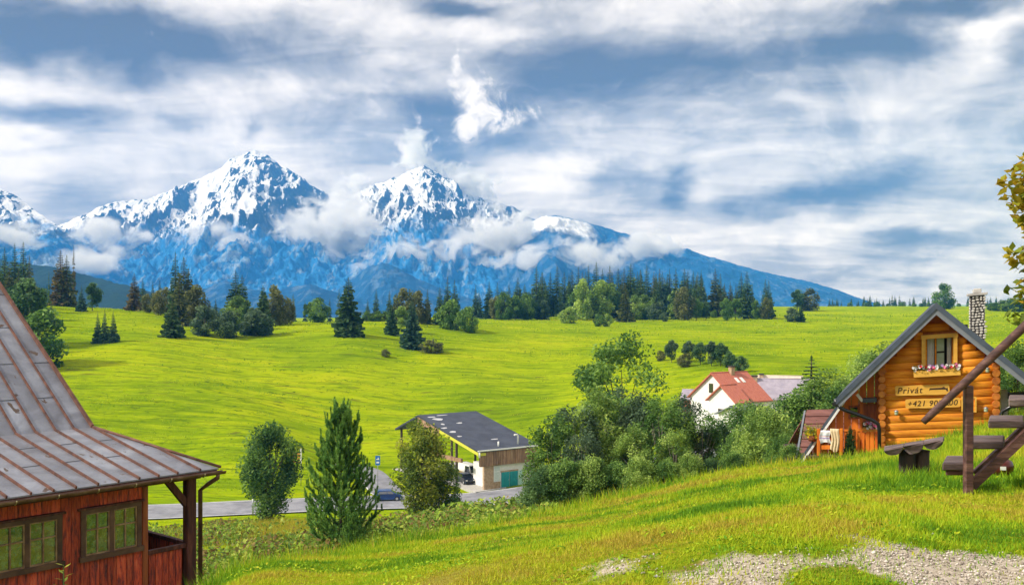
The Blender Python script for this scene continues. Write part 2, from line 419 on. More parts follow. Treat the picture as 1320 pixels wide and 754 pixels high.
def height(x, y):
    x = np.atleast_1d(np.asarray(x, float)); y = np.atleast_1d(np.asarray(y, float))
    z = base_h(x, y)
    r = np.hypot(x, y)
    amp = np.clip(r/260.0, 0.02, 1.0)
    z = z+(fbm(x/22, y/22, 3, 5)-0.5)*1.5*amp*np.clip((r-60)/120, 0, 1)+(fbm(x/2.6, y/2.6, 3, 9)-0.5)*0.16*np.clip((60-r)/30, 0, 1)
    z = flatten(x, y, z, GAR_C, np.full(len(GAR_C), GAR_Z), 5.0, 6.0)
    z = flatten(x, y, z, LANEP, LANEZ, LW+0.5, 3.0)
    z = flatten(x, y, z, ROADP, ROADZ, RW+0.8, 4.0)
    return z
def gh(x, y): return float(height([x], [y])[0])
def ground_at(px, d):
    x, y = plan(px, d); return Vector((x, y, gh(x, y)))
def hit(px, py, d0=3.0, d1=1400.0):
    """where the line of sight through a pixel meets the ground"""
    d = np.exp(np.linspace(math.log(d0), math.log(d1), 900))
    z = height(d*(px-CX)/FPX, d); ray = d*(HY-py)/FPX
    k = np.nonzero(z >= ray)[0]
    i = k[0] if len(k) else len(d)-1
    return Vector((d[i]*(px-CX)/FPX, d[i], z[i]))

def gravel_mask(x, y):
    n = (fbm(x*1.6, y*1.6, 4, 33)-0.5)
    n2 = (fbm(x*0.5, y*0.5, 3, 71)-0.5)
    # a worn drive running off to the right: band in y, ending on the left
    yc = 5.85+0.05*(x-3); half = 0.60+0.05*(x-2)
    e = np.minimum((half-np.abs(y-yc))*1.1, (x-1.25-0.30*(y-6.2))*0.9)
    return np.clip(0.5+e*1.1+n*2.7+n2*1.3-0.30, 0, 1)

def make_ground():
    th = np.concatenate([np.radians(np.linspace(-180, -36, 50)[:-1]), np.radians(np.linspace(-36, 36, 560)), np.radians(np.linspace(36, 180, 50)[1:])])
    r = np.concatenate([np.exp(np.linspace(math.log(0.6), math.log(118), 290))[:-1], np.linspace(118, 185, 62)[:-1], np.exp(np.linspace(math.log(185), math.log(14000), 190))])
    R, TH = np.meshgrid(r, th, indexing='ij')
    X = R*np.sin(TH); Y = R*np.cos(TH); Z = height(X.ravel(), Y.ravel()).reshape(X.shape)
    nr, nt = X.shape
    V = np.stack([X, Y, Z], 2).reshape(-1, 3)
    i, j = np.meshgrid(np.arange(nr-1), np.arange(nt-1), indexing='ij')
    a = (i*nt+j).ravel(); F = np.stack([a, a+1, a+nt+1, a+nt], 1)[:, ::-1]
    g = gravel_mask(X.ravel(), Y.ravel())
    rr = R.ravel()
    bank = np.clip((rr-14)/6, 0, 1)*np.clip((126-rr)/6, 0, 1)*np.clip((16.0-X.ravel())/6, 0, 1)
    me = mesh_np('meadow_ground', V, F, True, {'gravel': ('POINT', g), 'bank': ('POINT', bank)})
    m, T, b = new_mat('grassland')
    tc = T.new('ShaderNodeTexCoord').outputs['Object']
    x, y, z = T.sep(tc); rad = T.vec('LENGTH', tc, out=1)
    # far meadow: mown swathes along the contour, yellow and green patches
    sw = T.noise(T.mapping(tc, rot=(0, 0, 0.22), scale=(0.05, 0.36, 0)), 1.0, 5, 0.62, 0.8)
    pt = T.noise(T.mapping(tc, scale=(1, 1, 0)), 0.028, 5, 0.6, 0.6)
    fn = T.noise(T.mapping(tc, rot=(0, 0, 0.22), scale=(0.40, 1.0, 0)), 1.0, 6, 0.72, 0.8)
    mead = T.ramp(T.math('MULTIPLY_ADD', sw, 0.50, T.math('MULTIPLY', pt, 0.50)), [(0.34, (0.115, 0.200, 0.004)), (0.45, (0.220, 0.325, 0.004)), (0.53, (0.325, 0.415, 0.004)), (0.64, (0.440, 0.470, 0.008))])
    mead = T.mix(T.range(fn, 0.46, 0.33), mead, (0.085, 0.150, 0.006))
    mead = T.mix(T.range(fn, 0.60, 0.74), mead, (0.40, 0.47, 0.03))
    rip = T.noise(T.mapping(tc, loc=(5, 2, 0), rot=(0, 0, 0.22), scale=(0.09, 0.75, 0)), 1.0, 5, 0.66, 0.9)
    mead = T.mix(T.math('MULTIPLY', T.range(rip, 0.53, 0.63), 0.60), mead, (0.095, 0.165, 0.005))
    tuss = T.noise(T.mapping(tc, loc=(30, 9, 0), scale=(0.10, 0.55, 0)), 1.0, 4, 0.55, 1.0)
    mead = T.mix(T.math('MULTIPLY', T.range(tuss, 0.61, 0.70), 0.75), mead, (0.12, 0.12, 0.022))
    # near slope: short worn grass, straw and bare earth between
    na = T.noise(tc, 1.5, 6, 0.65, 0.4); nb = T.noise(tc, 12.0, 6, 0.7, 0.3); nc = T.noise(tc, 0.55, 4, 0.6, 0.5)
    near = T.ramp(nb, [(0.30, (0.060, 0.095, 0.008)), (0.50, (0.19, 0.235, 0.010)), (0.70, (0.33, 0.34, 0.016))])
    near = T.mix(T.math('MULTIPLY', T.range(nc, 0.50, 0.66), 0.8), near, (0.25, 0.19, 0.045))
    near = T.mix(T.range(T.math('MULTIPLY_ADD', nb, 0.4, na), 0.78, 0.88), near, (0.20, 0.12, 0.04))
    col = T.mix(T.range(rad, 40.0, 110.0), near, mead)
    bank = T.math('MULTIPLY', T.attr('bank'), T.range(T.noise(tc, 0.35, 4, 0.6), 0.42, 0.6, 0.15, 0.75))
    col = T.mix(bank, col, (0.075, 0.085, 0.022))
    gs = T.noise(tc, 38.0, 5, 0.75); gcol = T.ramp(gs, [(0.28, (0.16, 0.13, 0.09)), (0.5, (0.44, 0.37, 0.29)), (0.72, (0.64, 0.57, 0.49))])
    col = T.mix(T.range(T.math('MULTIPLY_ADD', nb, 0.4, T.attr('gravel')), 0.55, 0.85), col, gcol)
    T.put(b.inputs['Base Color'], col); b.inputs['Roughness'].default_value = 0.95; b.inputs['Specular IOR Level'].default_value = 0.0
    bn = T.new('ShaderNodeBump'); bn.inputs['Strength'].default_value = 0.8
    T.put(bn.inputs['Distance'], T.range(rad, 10.0, 200.0, 0.03, 0.9, 'LINEAR'))
    hgt = T.mix(T.range(rad, 40.0, 110.0), T.comb(nb, nb, nb), T.comb(T.math('ADD', fn, sw), T.math('ADD', fn, sw), T.math('ADD', fn, sw)))
    T.put(bn.inputs['Height'], hgt); T.put(b.inputs['Normal'], bn.outputs[0])
    o = link('ground', me, m); tag(o, 'bright green meadow and grassy hillside', kind='structure'); return o
ground = make_ground()

def ribbon(P, Z, off0, off1, dz):
    t = np.gradient(P, axis=0); t /= np.linalg.norm(t, axis=1)[:, None]; nrm = np.stack([-t[:, 1], t[:, 0]], 1)
    A = P+nrm*off0; B = P+nrm*off1
    V = np.concatenate([np.c_[A, Z+dz], np.c_[B, Z+dz]]); n = len(P)
    i = np.arange(n-1); F = np.stack([i, i+n, i+n+1, i+1], 1)
    return V, F[:, ::-1] if off1 > off0 else F
M_ASPH = pmat('asphalt', [(0.3, (0.15, 0.15, 0.17)), (0.7, (0.30, 0.30, 0.33))], scale=0.5, stretch=(1, 1, 1), rough=0.9, bump=0.3, detail=8)
M_PAINT = flat2('road_paint', (0.72, 0.72, 0.70), 0.7, scale=2.0)
V, F = ribbon(ROADP, ROADZ, -RW, RW, 0.16); tag(link('road', mesh_np('road', V, F), M_ASPH), 'grey asphalt valley road', kind='structure')
for off in (-RW+0.35, RW-0.35):
    V, F = ribbon(ROADP, ROADZ, off-0.09, off+0.09, 0.166); tag(link('road_edge_line', mesh_np('road_edge_line', V, F), M_PAINT), 'white painted edge line of the valley road', kind='structure')
V, F = ribbon(LANEP, LANEZ, -LW, LW, 0.19); tag(link('lane', mesh_np('lane', V, F), M_ASPH), 'grey side lane leaving the valley road', kind='structure')
V, F = ribbon(LANEP, LANEZ, LW-0.02, LW+0.22, 0.30); tag(link('lane_kerb', mesh_np('lane_kerb', V, F), M_PAINT), 'pale kerb along the side lane', kind='structure')

# ------------------------------------------------------------------ mountains (real distances of kilometres)
def crest(pts):
    P = np.array(pts, float); return lambda px: np.interp(px, P[:, 0], P[:, 1])
def mountain(name, label, pts, D, W, px0, px1, nu, nv, mat, rough_amp, seed, back=900.0, power=1.2, spur=0.22, jag=7.0, base=-30.0, spurw=240.0, bend=None):
    cy = crest(pts); u = np.linspace(px0, px1, nu); tt = np.concatenate([np.linspace(-1.0, 0, 40)[:-1], np.linspace(0, 1, nv)**1.15])
    U, TT = np.meshgrid(u, tt, indexing='ij')
    Dp = D+(0 if bend is None else bend(U))+180*(vnoise(U/90.0, U*0, seed+3)-0.5)*2
    Y = np.where(TT < 0, Dp-TT*back, Dp-TT*W)
    Xc = (U-CX)/FPX; X = Xc*Y
    Hc = (HY-cy(U))/FPX*Dp
    rel = np.clip(Hc-base, 0, None)
    pf = np.where(TT >= 0, np.clip(1-TT, 0, 1)**power, np.clip(1+TT, 0, 1)**1.1)
    z = base+rel*pf
    t = np.clip(TT, 0, 1)
    # spurs and gullies running down the fall line
    wx = X+(fbm(X/500, Y/500, 3, seed+5)-0.5)*420
    s1 = fbm(wx/spurw, Y/1500+7, 4, seed, 0.55, True); s2 = fbm(wx/(spurw*0.36), Y/420, 4, seed+50, 0.55, True)
    env = np.clip(t*9, 0, 1)*np.clip((1-t)*2.2, 0, 1)
    z = z+(s1-0.62)*rel*spur*env*1.3+(s2-0.6)*rel*spur*0.40*env
    z = z+(fbm(X/70, Y/70, 5, seed+9, 0.6, True)-0.6)*rough_amp*(0.25+env)*np.clip(rel/250, 0.15, 1)
    z = z+(fbm(X/28, Y/90, 4, seed+13, 0.6, True)-0.6)*jag*np.clip(rel/150, 0.1, 1)
    V = np.stack([X, Y, z], 2).reshape(-1, 3); n1, n2 = U.shape
    i, j = np.meshgrid(np.arange(n1-1), np.arange(n2-1), indexing='ij'); a = (i*n2+j).ravel()
    F = np.stack([a, a+1, a+n2+1, a+n2], 1)
    g = s2.ravel(); 
    o = link(name, mesh_np(name, V, F, True, {'gully': ('POINT', g)}), mat); tag(o, label, kind='structure'); return o

def mountain_mat(name, snowline, soft=70.0, forest_haze=((0.010, 0.105, 0.31), (0.035, 0.235, 0.56)), snow_on=True, pale=0.8, patch=False):  # default forest pair has blue distance haze mixed into its base colour
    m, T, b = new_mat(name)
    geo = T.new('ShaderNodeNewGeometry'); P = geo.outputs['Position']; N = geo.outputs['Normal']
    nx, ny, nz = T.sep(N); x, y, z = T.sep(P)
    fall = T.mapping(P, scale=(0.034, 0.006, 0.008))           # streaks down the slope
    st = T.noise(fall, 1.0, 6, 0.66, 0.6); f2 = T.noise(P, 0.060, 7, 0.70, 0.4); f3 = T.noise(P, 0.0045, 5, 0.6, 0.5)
    wood = T.ramp(f2, [(0.3, forest_haze[0]), (0.7, forest_haze[1])])
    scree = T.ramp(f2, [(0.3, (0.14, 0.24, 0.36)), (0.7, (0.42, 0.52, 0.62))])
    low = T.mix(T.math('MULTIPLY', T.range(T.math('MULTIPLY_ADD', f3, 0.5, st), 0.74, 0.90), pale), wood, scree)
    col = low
    if snow_on:
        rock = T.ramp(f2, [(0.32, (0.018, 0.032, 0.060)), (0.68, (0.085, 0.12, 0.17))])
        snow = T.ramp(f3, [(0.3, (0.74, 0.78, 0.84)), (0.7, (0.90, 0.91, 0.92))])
        # snow lies where it is flatter, rock ribs break through
        ribs = T.math('ADD', T.math('MULTIPLY', f2, 0.50), T.math('ADD', T.math('MULTIPLY', st, 1.0), T.math('MULTIPLY', T.attr('gully'), 0.35)))
        ribs = T.math('ADD', ribs, T.range(nz, 0.75, 0.35, 0.0, 0.10))
        ribs = T.math('MULTIPLY_ADD', nx, 0.20, ribs)
        high = T.mix(T.range(ribs, 1.00, 1.06), snow, rock)
        zz = T.math('ADD', z, T.math('MULTIPLY', T.math('SUBTRACT', f3, 0.5), 260.0))
        zz = T.math('ADD', zz, T.math('MULTIPLY', T.math('SUBTRACT', st, 0.5), 210.0))
        col = T.mix(T.range(zz, snowline-soft, snowline+soft), low, high)
    if patch:      # snow bowl below the crest of the shoulder
        q = T.math('MULTIPLY_ADD', x, 0.12, z); qn = T.math('MULTIPLY_ADD', T.math('SUBTRACT', f2, 0.5), 70.0, q)
        k = T.math('MULTIPLY', T.math('MULTIPLY', T.range(x, 20.0, 110.0), T.range(T.math('MULTIPLY_ADD', f3, 120.0, x), 430.0, 370.0)), T.math('MULTIPLY', T.range(qn, 318.0, 352.0), T.range(qn, 432.0, 412.0)))
        col = T.mix(k, col, (0.86, 0.88, 0.90))
    T.put(b.inputs['Base Color'], col); b.inputs['Roughness'].default_value = 0.9; b.inputs['Specular IOR Level'].default_value = 0.1
    bn = T.new('ShaderNodeBump'); bn.inputs['Strength'].default_value = 0.9; bn.inputs['Distance'].default_value = 14.0
    T.put(bn.inputs['Height'], T.math('ADD', f2, T.math('MULTIPLY', st, 0.6))); T.put(b.inputs['Normal'], bn.outputs[0])
    return m
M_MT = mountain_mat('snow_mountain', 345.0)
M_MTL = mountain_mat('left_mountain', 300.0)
M_RIDGE = mountain_mat('hazed_forest_ridge', 9999, forest_haze=((0.006, 0.060, 0.17), (0.018, 0.125, 0.33)), snow_on=False, pale=0.25)  # ridge blue is distance haze put into the forest colour
M_SHOULDER = mountain_mat('shoulder_ridge', 9999, forest_haze=((0.006, 0.060, 0.17), (0.018, 0.125, 0.33)), snow_on=False, pale=0.25, patch=True)
M_HILL = mountain_mat('near_hill', 9999, forest_haze=((0.012, 0.035, 0.040), (0.022, 0.060, 0.062)), snow_on=False, pale=0.0)
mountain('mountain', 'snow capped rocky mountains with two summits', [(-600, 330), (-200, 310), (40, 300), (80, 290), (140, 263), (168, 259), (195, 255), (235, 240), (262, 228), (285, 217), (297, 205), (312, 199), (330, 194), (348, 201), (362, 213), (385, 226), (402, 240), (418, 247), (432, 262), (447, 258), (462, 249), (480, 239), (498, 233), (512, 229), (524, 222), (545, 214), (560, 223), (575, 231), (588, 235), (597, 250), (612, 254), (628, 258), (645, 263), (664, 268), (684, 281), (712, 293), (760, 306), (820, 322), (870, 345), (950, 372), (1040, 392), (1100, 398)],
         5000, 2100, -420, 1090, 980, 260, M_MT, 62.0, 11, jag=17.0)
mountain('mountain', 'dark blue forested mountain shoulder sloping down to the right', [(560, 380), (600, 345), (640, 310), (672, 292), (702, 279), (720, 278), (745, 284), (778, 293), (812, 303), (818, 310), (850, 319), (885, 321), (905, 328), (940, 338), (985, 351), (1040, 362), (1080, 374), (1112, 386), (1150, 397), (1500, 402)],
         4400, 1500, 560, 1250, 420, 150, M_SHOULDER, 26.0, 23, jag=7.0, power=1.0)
mountain('mountain', 'snow topped mountain slope beside the brown barn roof', [(-700, 180), (-300, 190), (-80, 225), (0, 243), (20, 252), (50, 275), (75, 292), (97, 308), (118, 322), (150, 345), (200, 375), (260, 398)],
         3900, 1400, -560, 250, 480, 170, M_MTL, 34.0, 31, jag=8.0)
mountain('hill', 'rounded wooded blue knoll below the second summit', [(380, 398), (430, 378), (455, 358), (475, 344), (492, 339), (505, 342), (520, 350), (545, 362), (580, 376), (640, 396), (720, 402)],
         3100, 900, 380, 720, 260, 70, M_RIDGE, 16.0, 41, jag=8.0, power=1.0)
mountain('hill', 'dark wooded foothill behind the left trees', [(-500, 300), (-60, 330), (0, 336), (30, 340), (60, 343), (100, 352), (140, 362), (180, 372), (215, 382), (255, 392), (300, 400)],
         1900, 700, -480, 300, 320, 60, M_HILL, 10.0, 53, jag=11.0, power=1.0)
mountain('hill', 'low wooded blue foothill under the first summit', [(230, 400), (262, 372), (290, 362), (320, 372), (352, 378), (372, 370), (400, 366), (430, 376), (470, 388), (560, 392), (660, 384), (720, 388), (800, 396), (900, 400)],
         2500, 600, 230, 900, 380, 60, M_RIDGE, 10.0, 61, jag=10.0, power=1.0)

# ------------------------------------------------------------------ mist and clouds hanging on the mountains (volumes)
def cloud_mat():
    m, T, b = new_mat('mountain_cloud'); T.n.remove(b)
    P = T.new('ShaderNodeNewGeometry').outputs['Position']; O = T.new('ShaderNodeTexCoord').outputs['Object']
    n = T.noise(T.mapping(P, scale=(1, 1, 1.25)), 0.0105, 6, 0.62, 0.7)
    r = T.vec('LENGTH', O, out=1)
    q = T.math('MULTIPLY_ADD', T.math('SUBTRACT', n, 0.5), 3.6, T.math('SUBTRACT', 0.60, r))
    q = T.math('MULTIPLY', T.range(q, 0.0, 0.55), T.range(r, 1.0, 0.75))
    v = T.new('ShaderNodeVolumePrincipled'); v.inputs['Color'].default_value = (0.98, 0.985, 0.99, 1)
    v.inputs['Anisotropy'].default_value = 0.1
    T.put(v.inputs['Density'], T.math('MULTIPLY', q, 0.032))
    T.l.new(v.outputs[0], T.n.get('Material Output').inputs['Volume']); return m
M_CLOUD = cloud_mat()
def ico(sub=2):
    import bmesh
    bm = bmesh.new(); bmesh.ops.create_icosphere(bm, subdivisions=sub, radius=1.0)
    V = np.array([v.co[:] for v in bm.verts]); F = np.array([[q.index for q in f.verts] for f in bm.faces]); bm.free(); return V, F
IV, IF = ico(2)
for (px, py, rx, ry, D, rz, lab) in [
        (432, 302, 112, 66, 4050, 320, 'large bank of white cloud between the two snowy summits'),
        (452, 258, 42, 52, 4250, 180, 'tall white puff rising between the two snowy summits'),
        (545, 338, 120, 44, 3700, 260, 'long white cloud lying under the second summit'),
        (640, 306, 80, 52, 3900, 220, 'white cloud in front of the jagged second summit'),
        (735, 334, 120, 38, 3500, 240, 'band of white mist low on the forested shoulder'),
        (838, 316, 66, 28, 4050, 180, 'small white mist patch on the forested shoulder crest'),
        (146, 302, 66, 30, 3500, 180, 'white mist in the gap beside the left snowy slope'),
        (122, 334, 60, 24, 2750, 130, 'low white mist above the left foothill'),
        (307, 320, 36, 26, 3700, 130, 'small round white cloud below the first summit'),
        (262, 300, 56, 24, 3800, 130, 'thin white wisp across the first mountain'),
        (590, 238, 78, 36, 4900, 180, 'thin white veil brushing the second summit'),
        (536, 196, 40, 42, 4900, 130, 'white plume standing on the second summit'),
        (25, 304, 52, 20, 2650, 110, 'thin mist strip on the left snowy slope')]:
    o = link('cloud', mesh_np('cloud', IV, IF), M_CLOUD, loc=at(px, py, D), scale=(rx/FPX*D, rz, ry/FPX*D))
    tag(o, lab, 'cloud')
M_CLOUD.cycles.volume_step_rate = 0.6
M_CLOUD.volume_intersection_method = 'FAST' if hasattr(M_CLOUD, 'volume_intersection_method') else None

# the air of the valley
def make_haze():
    m, T, b = new_mat('haze_air'); T.n.remove(b)
    v = T.new('ShaderNodeVolumePrincipled'); v.inputs['Color'].default_value = (0.06, 0.36, 1.0, 1)
    v.inputs['Absorption Color'].default_value = (0.4, 0.4, 0.4, 1)
    v.inputs['Density'].default_value = 0.000135; v.inputs['Anisotropy'].default_value = 0.0
    T.l.new(v.outputs[0], T.n.get('Material Output').inputs['Volume'])
    mb = MB().box((-9000, -1500, -60), (9000, 6300, 1030)); o = mb.build('haze', m); tag(o, 'thin blue air between the meadow and the mountains', kind='stuff')
make_haze()
# ------------------------------------------------------------------ materials for built things
W_BARN = pmat('barn_boards', [(0.30, (0.018, 0.012, 0.016)), (0.41, (0.18, 0.038, 0.034)), (0.52, (0.52, 0.070, 0.030)), (0.64, (0.56, 0.13, 0.06)), (0.76, (0.55, 0.32, 0.24))], scale=1.0, stretch=(22, 22, 3.2), rough=0.75, bump=0.7, vary=0.30, detail=8, nrough=0.72, bscale=3)
W_BARNO = pmat('barn_corner_wood', [(0.3, (0.16, 0.035, 0.015)), (0.7, (0.42, 0.12, 0.035))], scale=1.0, stretch=(14, 14, 1.2), rough=0.7, bump=0.5, detail=7)
W_DARK = pmat('weathered_dark_wood', [(0.3, (0.028, 0.018, 0.015)), (0.55, (0.070, 0.042, 0.034)), (0.75, (0.14, 0.095, 0.075))], scale=1.0, stretch=(9, 9, 1.5), rough=0.75, bump=0.6, vary=0.2, detail=7)
W_BDARK = pmat('barn_dark_wood', [(0.3, (0.030, 0.014, 0.013)), (0.52, (0.105, 0.032, 0.024)), (0.75, (0.24, 0.085, 0.060))], scale=1.0, stretch=(14, 14, 2.0), rough=0.75, bump=0.6, vary=0.2, detail=7)
W_FRAME = pmat('window_frame_wood', [(0.3, (0.045, 0.022, 0.016)), (0.7, (0.16, 0.085, 0.050))], scale=3.0, rough=0.7, bump=0.4, vary=0.2)
W_MUNT = pmat('muntin_wood', [(0.3, (0.12, 0.055, 0.028)), (0.7, (0.40, 0.26, 0.14))], scale=5.0, rough=0.6, vary=0.25)
W_STAIR = pmat('stair_wood', [(0.25, (0.030, 0.014, 0.013)), (0.5, (0.090, 0.038, 0.030)), (0.75, (0.22, 0.115, 0.085))], scale=1.0, stretch=(3, 18, 18), rough=0.6, bump=0.5, vary=0.2, detail=7)
W_TREAD = pmat('tread_wood', [(0.25, (0.045, 0.028, 0.026)), (0.5, (0.13, 0.085, 0.078)), (0.75, (0.31, 0.24, 0.22))], scale=1.0, stretch=(3, 14, 14), rough=0.65, bump=0.5, vary=0.2, detail=7)
W_LOG = pmat('cabin_logs', [(0.22, (0.30, 0.065, 0.006)), (0.42, (0.60, 0.185, 0.010)), (0.60, (0.76, 0.30, 0.018)), (0.85, (0.86, 0.46, 0.05))], scale=1.0, stretch=(1.6, 9, 16), rough=0.68, bump=0.6, vary=0.22, detail=8, nrough=0.68, spec=0.25)
W_LOGY = pmat('cabin_logs_side', [(0.25, (0.22, 0.055, 0.012)), (0.5, (0.48, 0.15, 0.018)), (0.8, (0.66, 0.28, 0.035))], scale=1.0, stretch=(5, 1.0, 7), rough=0.5, bump=0.35, vary=0.16, detail=7)
W_ORNG = pmat('orange_stain_boards', [(0.3, (0.58, 0.115, 0.010)), (0.7, (0.82, 0.25, 0.020))], scale=1.0, stretch=(7, 7, 0.9), rough=0.5, bump=0.25, vary=0.12, detail=6)
W_SIGN = pmat('sign_board', [(0.3, (0.62, 0.30, 0.035)), (0.7, (0.80, 0.46, 0.08))], scale=1.0, stretch=(2, 8, 10), rough=0.5, bump=0.2)
W_GAR = pmat('garage_boards', [(0.3, (0.14, 0.075, 0.045)), (0.55, (0.30, 0.18, 0.11)), (0.75, (0.46, 0.32, 0.22))], scale=1.0, stretch=(3, 3, 0.4), rough=0.8, bump=0.3, vary=0.22)
M_INK = flat2('dark_lettering', (0.045, 0.022, 0.010), 0.6)
M_DARK = flat2('dark_interior', (0.012, 0.011, 0.012), 0.8)
M_TRIM = pmat('slate_grey_trim', [(0.3, (0.050, 0.066, 0.095)), (0.7, (0.085, 0.105, 0.14))], scale=3.0, rough=0.45, bump=0.1)
M_TRIM2 = pmat('pale_grey_trim', [(0.3, (0.15, 0.165, 0.19)), (0.7, (0.22, 0.235, 0.265))], scale=3.0, rough=0.5, bump=0.1)
M_PIPE = flat2('black_downpipe', (0.012, 0.013, 0.016), 0.3, spec=0.6)
M_GUT = pmat('brown_gutter', [(0.3, (0.09, 0.045, 0.032)), (0.6, (0.20, 0.115, 0.085)), (0.8, (0.33, 0.24, 0.20))], scale=5.0, rough=0.45, metal=0.4)
M_CLIP = flat2('gutter_clip', (0.42, 0.36, 0.20), 0.5, metal=0.5)
M_SEAM = pmat('rusty_seam', [(0.3, (0.065, 0.028, 0.020)), (0.7, (0.20, 0.085, 0.055))], scale=6.0, rough=0.6, metal=0.2)
M_WHITE = pmat('white_render', [(0.3, (0.66, 0.65, 0.63)), (0.7, (0.80, 0.79, 0.77))], scale=1.5, rough=0.85, bump=0.15)
M_WPAINT = flat2('white_paint', (0.78, 0.78, 0.76), 0.5)
M_REDROOF = pmat('red_roof', [(0.3, (0.38, 0.095, 0.058)), (0.7, (0.56, 0.19, 0.12))], scale=2.0, stretch=(1, 4, 1), rough=0.7, bump=0.4)
M_LILAC = pmat('lilac_metal_roof', [(0.3, (0.27, 0.235, 0.29)), (0.7, (0.40, 0.35, 0.41))], scale=1.0, rough=0.5, bump=0.2)
M_CREAM = pmat('cream_roof', [(0.3, (0.55, 0.45, 0.36)), (0.7, (0.68, 0.58, 0.48))], scale=1.5, rough=0.7)
M_BROWNROOF = pmat('brown_shingle', [(0.3, (0.13, 0.050, 0.040)), (0.7, (0.25, 0.105, 0.085))], scale=1.0, stretch=(2, 2, 14), rough=0.8, bump=0.4)
M_SLATE = pmat('slate_roof', [(0.26, (0.030, 0.036, 0.055)), (0.72, (0.065, 0.075, 0.105))], scale=0.5, rough=0.75, bump=0.2, detail=7)
M_STONEC = pmat('tan_brick', [(0.3, (0.30, 0.19, 0.11)), (0.7, (0.52, 0.38, 0.26))], scale=2.5, rough=0.85, bump=0.4)
M_MORTAR = flat2('dark_mortar', (0.045, 0.042, 0.040), 0.9)
M_STONE = pmat('pale_stone', [(0.3, (0.40, 0.37, 0.32)), (0.55, (0.60, 0.57, 0.52)), (0.75, (0.76, 0.74, 0.70))], scale=9.0, rough=0.8, bump=0.4)
M_CONC = pmat('concrete', [(0.3, (0.36, 0.34, 0.32)), (0.7, (0.52, 0.50, 0.47))], scale=4.0, rough=0.9, bump=0.4)
M_TEAL = pmat('teal_paint', [(0.3, (0.010, 0.22, 0.25)), (0.7, (0.03, 0.38, 0.40))], scale=1.2, rough=0.5)
M_YEL = flat2('yellow_paint', (0.78, 0.46, 0.015), 0.45)
M_YELB = flat2('yellow_green_beam', (0.58, 0.56, 0.06), 0.5)
M_BLUE = flat2('blue_sign_paint', (0.02, 0.16, 0.52), 0.4)
M_CARB = flat2('blue_car_paint', (0.015, 0.055, 0.21), 0.28, spec=0.6, var=0.05)
M_CARD = flat2('dark_car_paint', (0.012, 0.017, 0.032), 0.28, spec=0.6, var=0.05)
M_TYRE = flat2('tyre_rubber', (0.018, 0.018, 0.019), 0.8)
M_RIM = flat2('alloy_rim', (0.55, 0.55, 0.57), 0.35, metal=0.6)
M_LAMP = flat2('lamp_lens', (0.75, 0.75, 0.72), 0.2)
M_TAIL = flat2('tail_lens', (0.35, 0.02, 0.015), 0.3)
M_CURT = flat2('white_curtain', (0.74, 0.74, 0.72), 0.8)
M_STEEL = flat2('galvanised_steel', (0.35, 0.36, 0.38), 0.45, metal=0.6)
M_ORSIGN = flat2('orange_sign_paint', (0.72, 0.26, 0.05), 0.5)

def glass_mat(name, tint, rough=0.06):
    m, T, b = new_mat(name)
    tc = T.new('ShaderNodeTexCoord').outputs['Object']
    T.put(b.inputs['Base Color'], T.ramp(T.noise(tc, 9.0, 4, 0.6, 0.2), [(0.36, tuple(q*0.35 for q in tint)), (0.52, tint), (0.70, tuple(min(.6, q*1.9) for q in tint))]))
    b.inputs['Roughness'].default_value = rough; b.inputs['Specular IOR Level'].default_value = 1.0; b.inputs['IOR'].default_value = 1.9
    bn = T.new('ShaderNodeBump'); bn.inputs['Strength'].default_value = 0.12; bn.inputs['Distance'].default_value = 0.05
    T.put(bn.inputs['Height'], T.noise(tc, 4.0, 2)); T.put(b.inputs['Normal'], bn.outputs[0]); return m
G_PANE = glass_mat('old_glass_reflection', (0.055, 0.105, 0.060), 0.03)  # mottled green paints reflected trees into the pane colour
G_DARK = glass_mat('dark_window_glass', (0.020, 0.024, 0.030))

def roof_mat():
    m, T, b = new_mat('standing_seam_metal')
    tc = T.new('ShaderNodeTexCoord').outputs['Object']; oi = T.new('ShaderNodeObjectInfo').outputs['Random']
    v = T.vec('ADD', tc, T.comb(T.math('MULTIPLY', oi, 31.0), T.math('MULTIPLY', oi, 17.0), 0.0))
    n = T.noise(v, 1.3, 6, 0.62, 0.4); n2 = T.noise(T.mapping(v, scale=(2.0, 1.0, 1.0)), 1.8, 5, 0.6, 1.0); n3 = T.noise(v, 12.0, 5, 0.65)
    base = T.ramp(n, [(0.28, (0.135, 0.137, 0.160)), (0.5, (0.230, 0.238, 0.275)), (0.72, (0.37, 0.39, 0.44))])
    f = T.math('MULTIPLY_ADD', oi, 0.3, 0.85); base = T.mix(1.0, base, T.comb(f, f, f), 'MULTIPLY')
    peel = T.range(T.math('MULTIPLY_ADD', n3, 0.10, n2), 0.70, 0.735)
    col = T.mix(peel, base, (0.10, 0.065, 0.045))
    T.put(b.inputs['Base Color'], col); b.inputs['Metallic'].default_value = 0.35
    T.put(b.inputs['Roughness'], T.range(n3, 0.3, 0.7, 0.36, 0.55)); b.inputs['Specular IOR Level'].default_value = 0.5
    bn = T.new('ShaderNodeBump'); bn.inputs['Strength'].default_value = 0.35; bn.inputs['Distance'].default_value = 0.03
    T.put(bn.inputs['Height'], T.math('MULTIPLY_ADD', n3, 0.2, n)); T.put(b.inputs['Normal'], bn.outputs[0]); return m
M_ROOFM = roof_mat()

def frame_of(root):
    a = root.rotation_euler.z; ca, sa = math.cos(a), math.sin(a); R = root.location
    def f(px, py, v, shear=0.0):
        dx, dz = (px-CX)/FPX, (HY-py)/FPX
        # local Y = -sa*(x-Rx)+ca*(y-Ry)
        t = (v - sa*R.x + ca*R.y)/(-sa*dx+ca)
        x, y = t*dx-R.x, t-R.y
        u = ca*x+sa*y; w = t*dz-R.z
        return u, w-shear*u
    return f

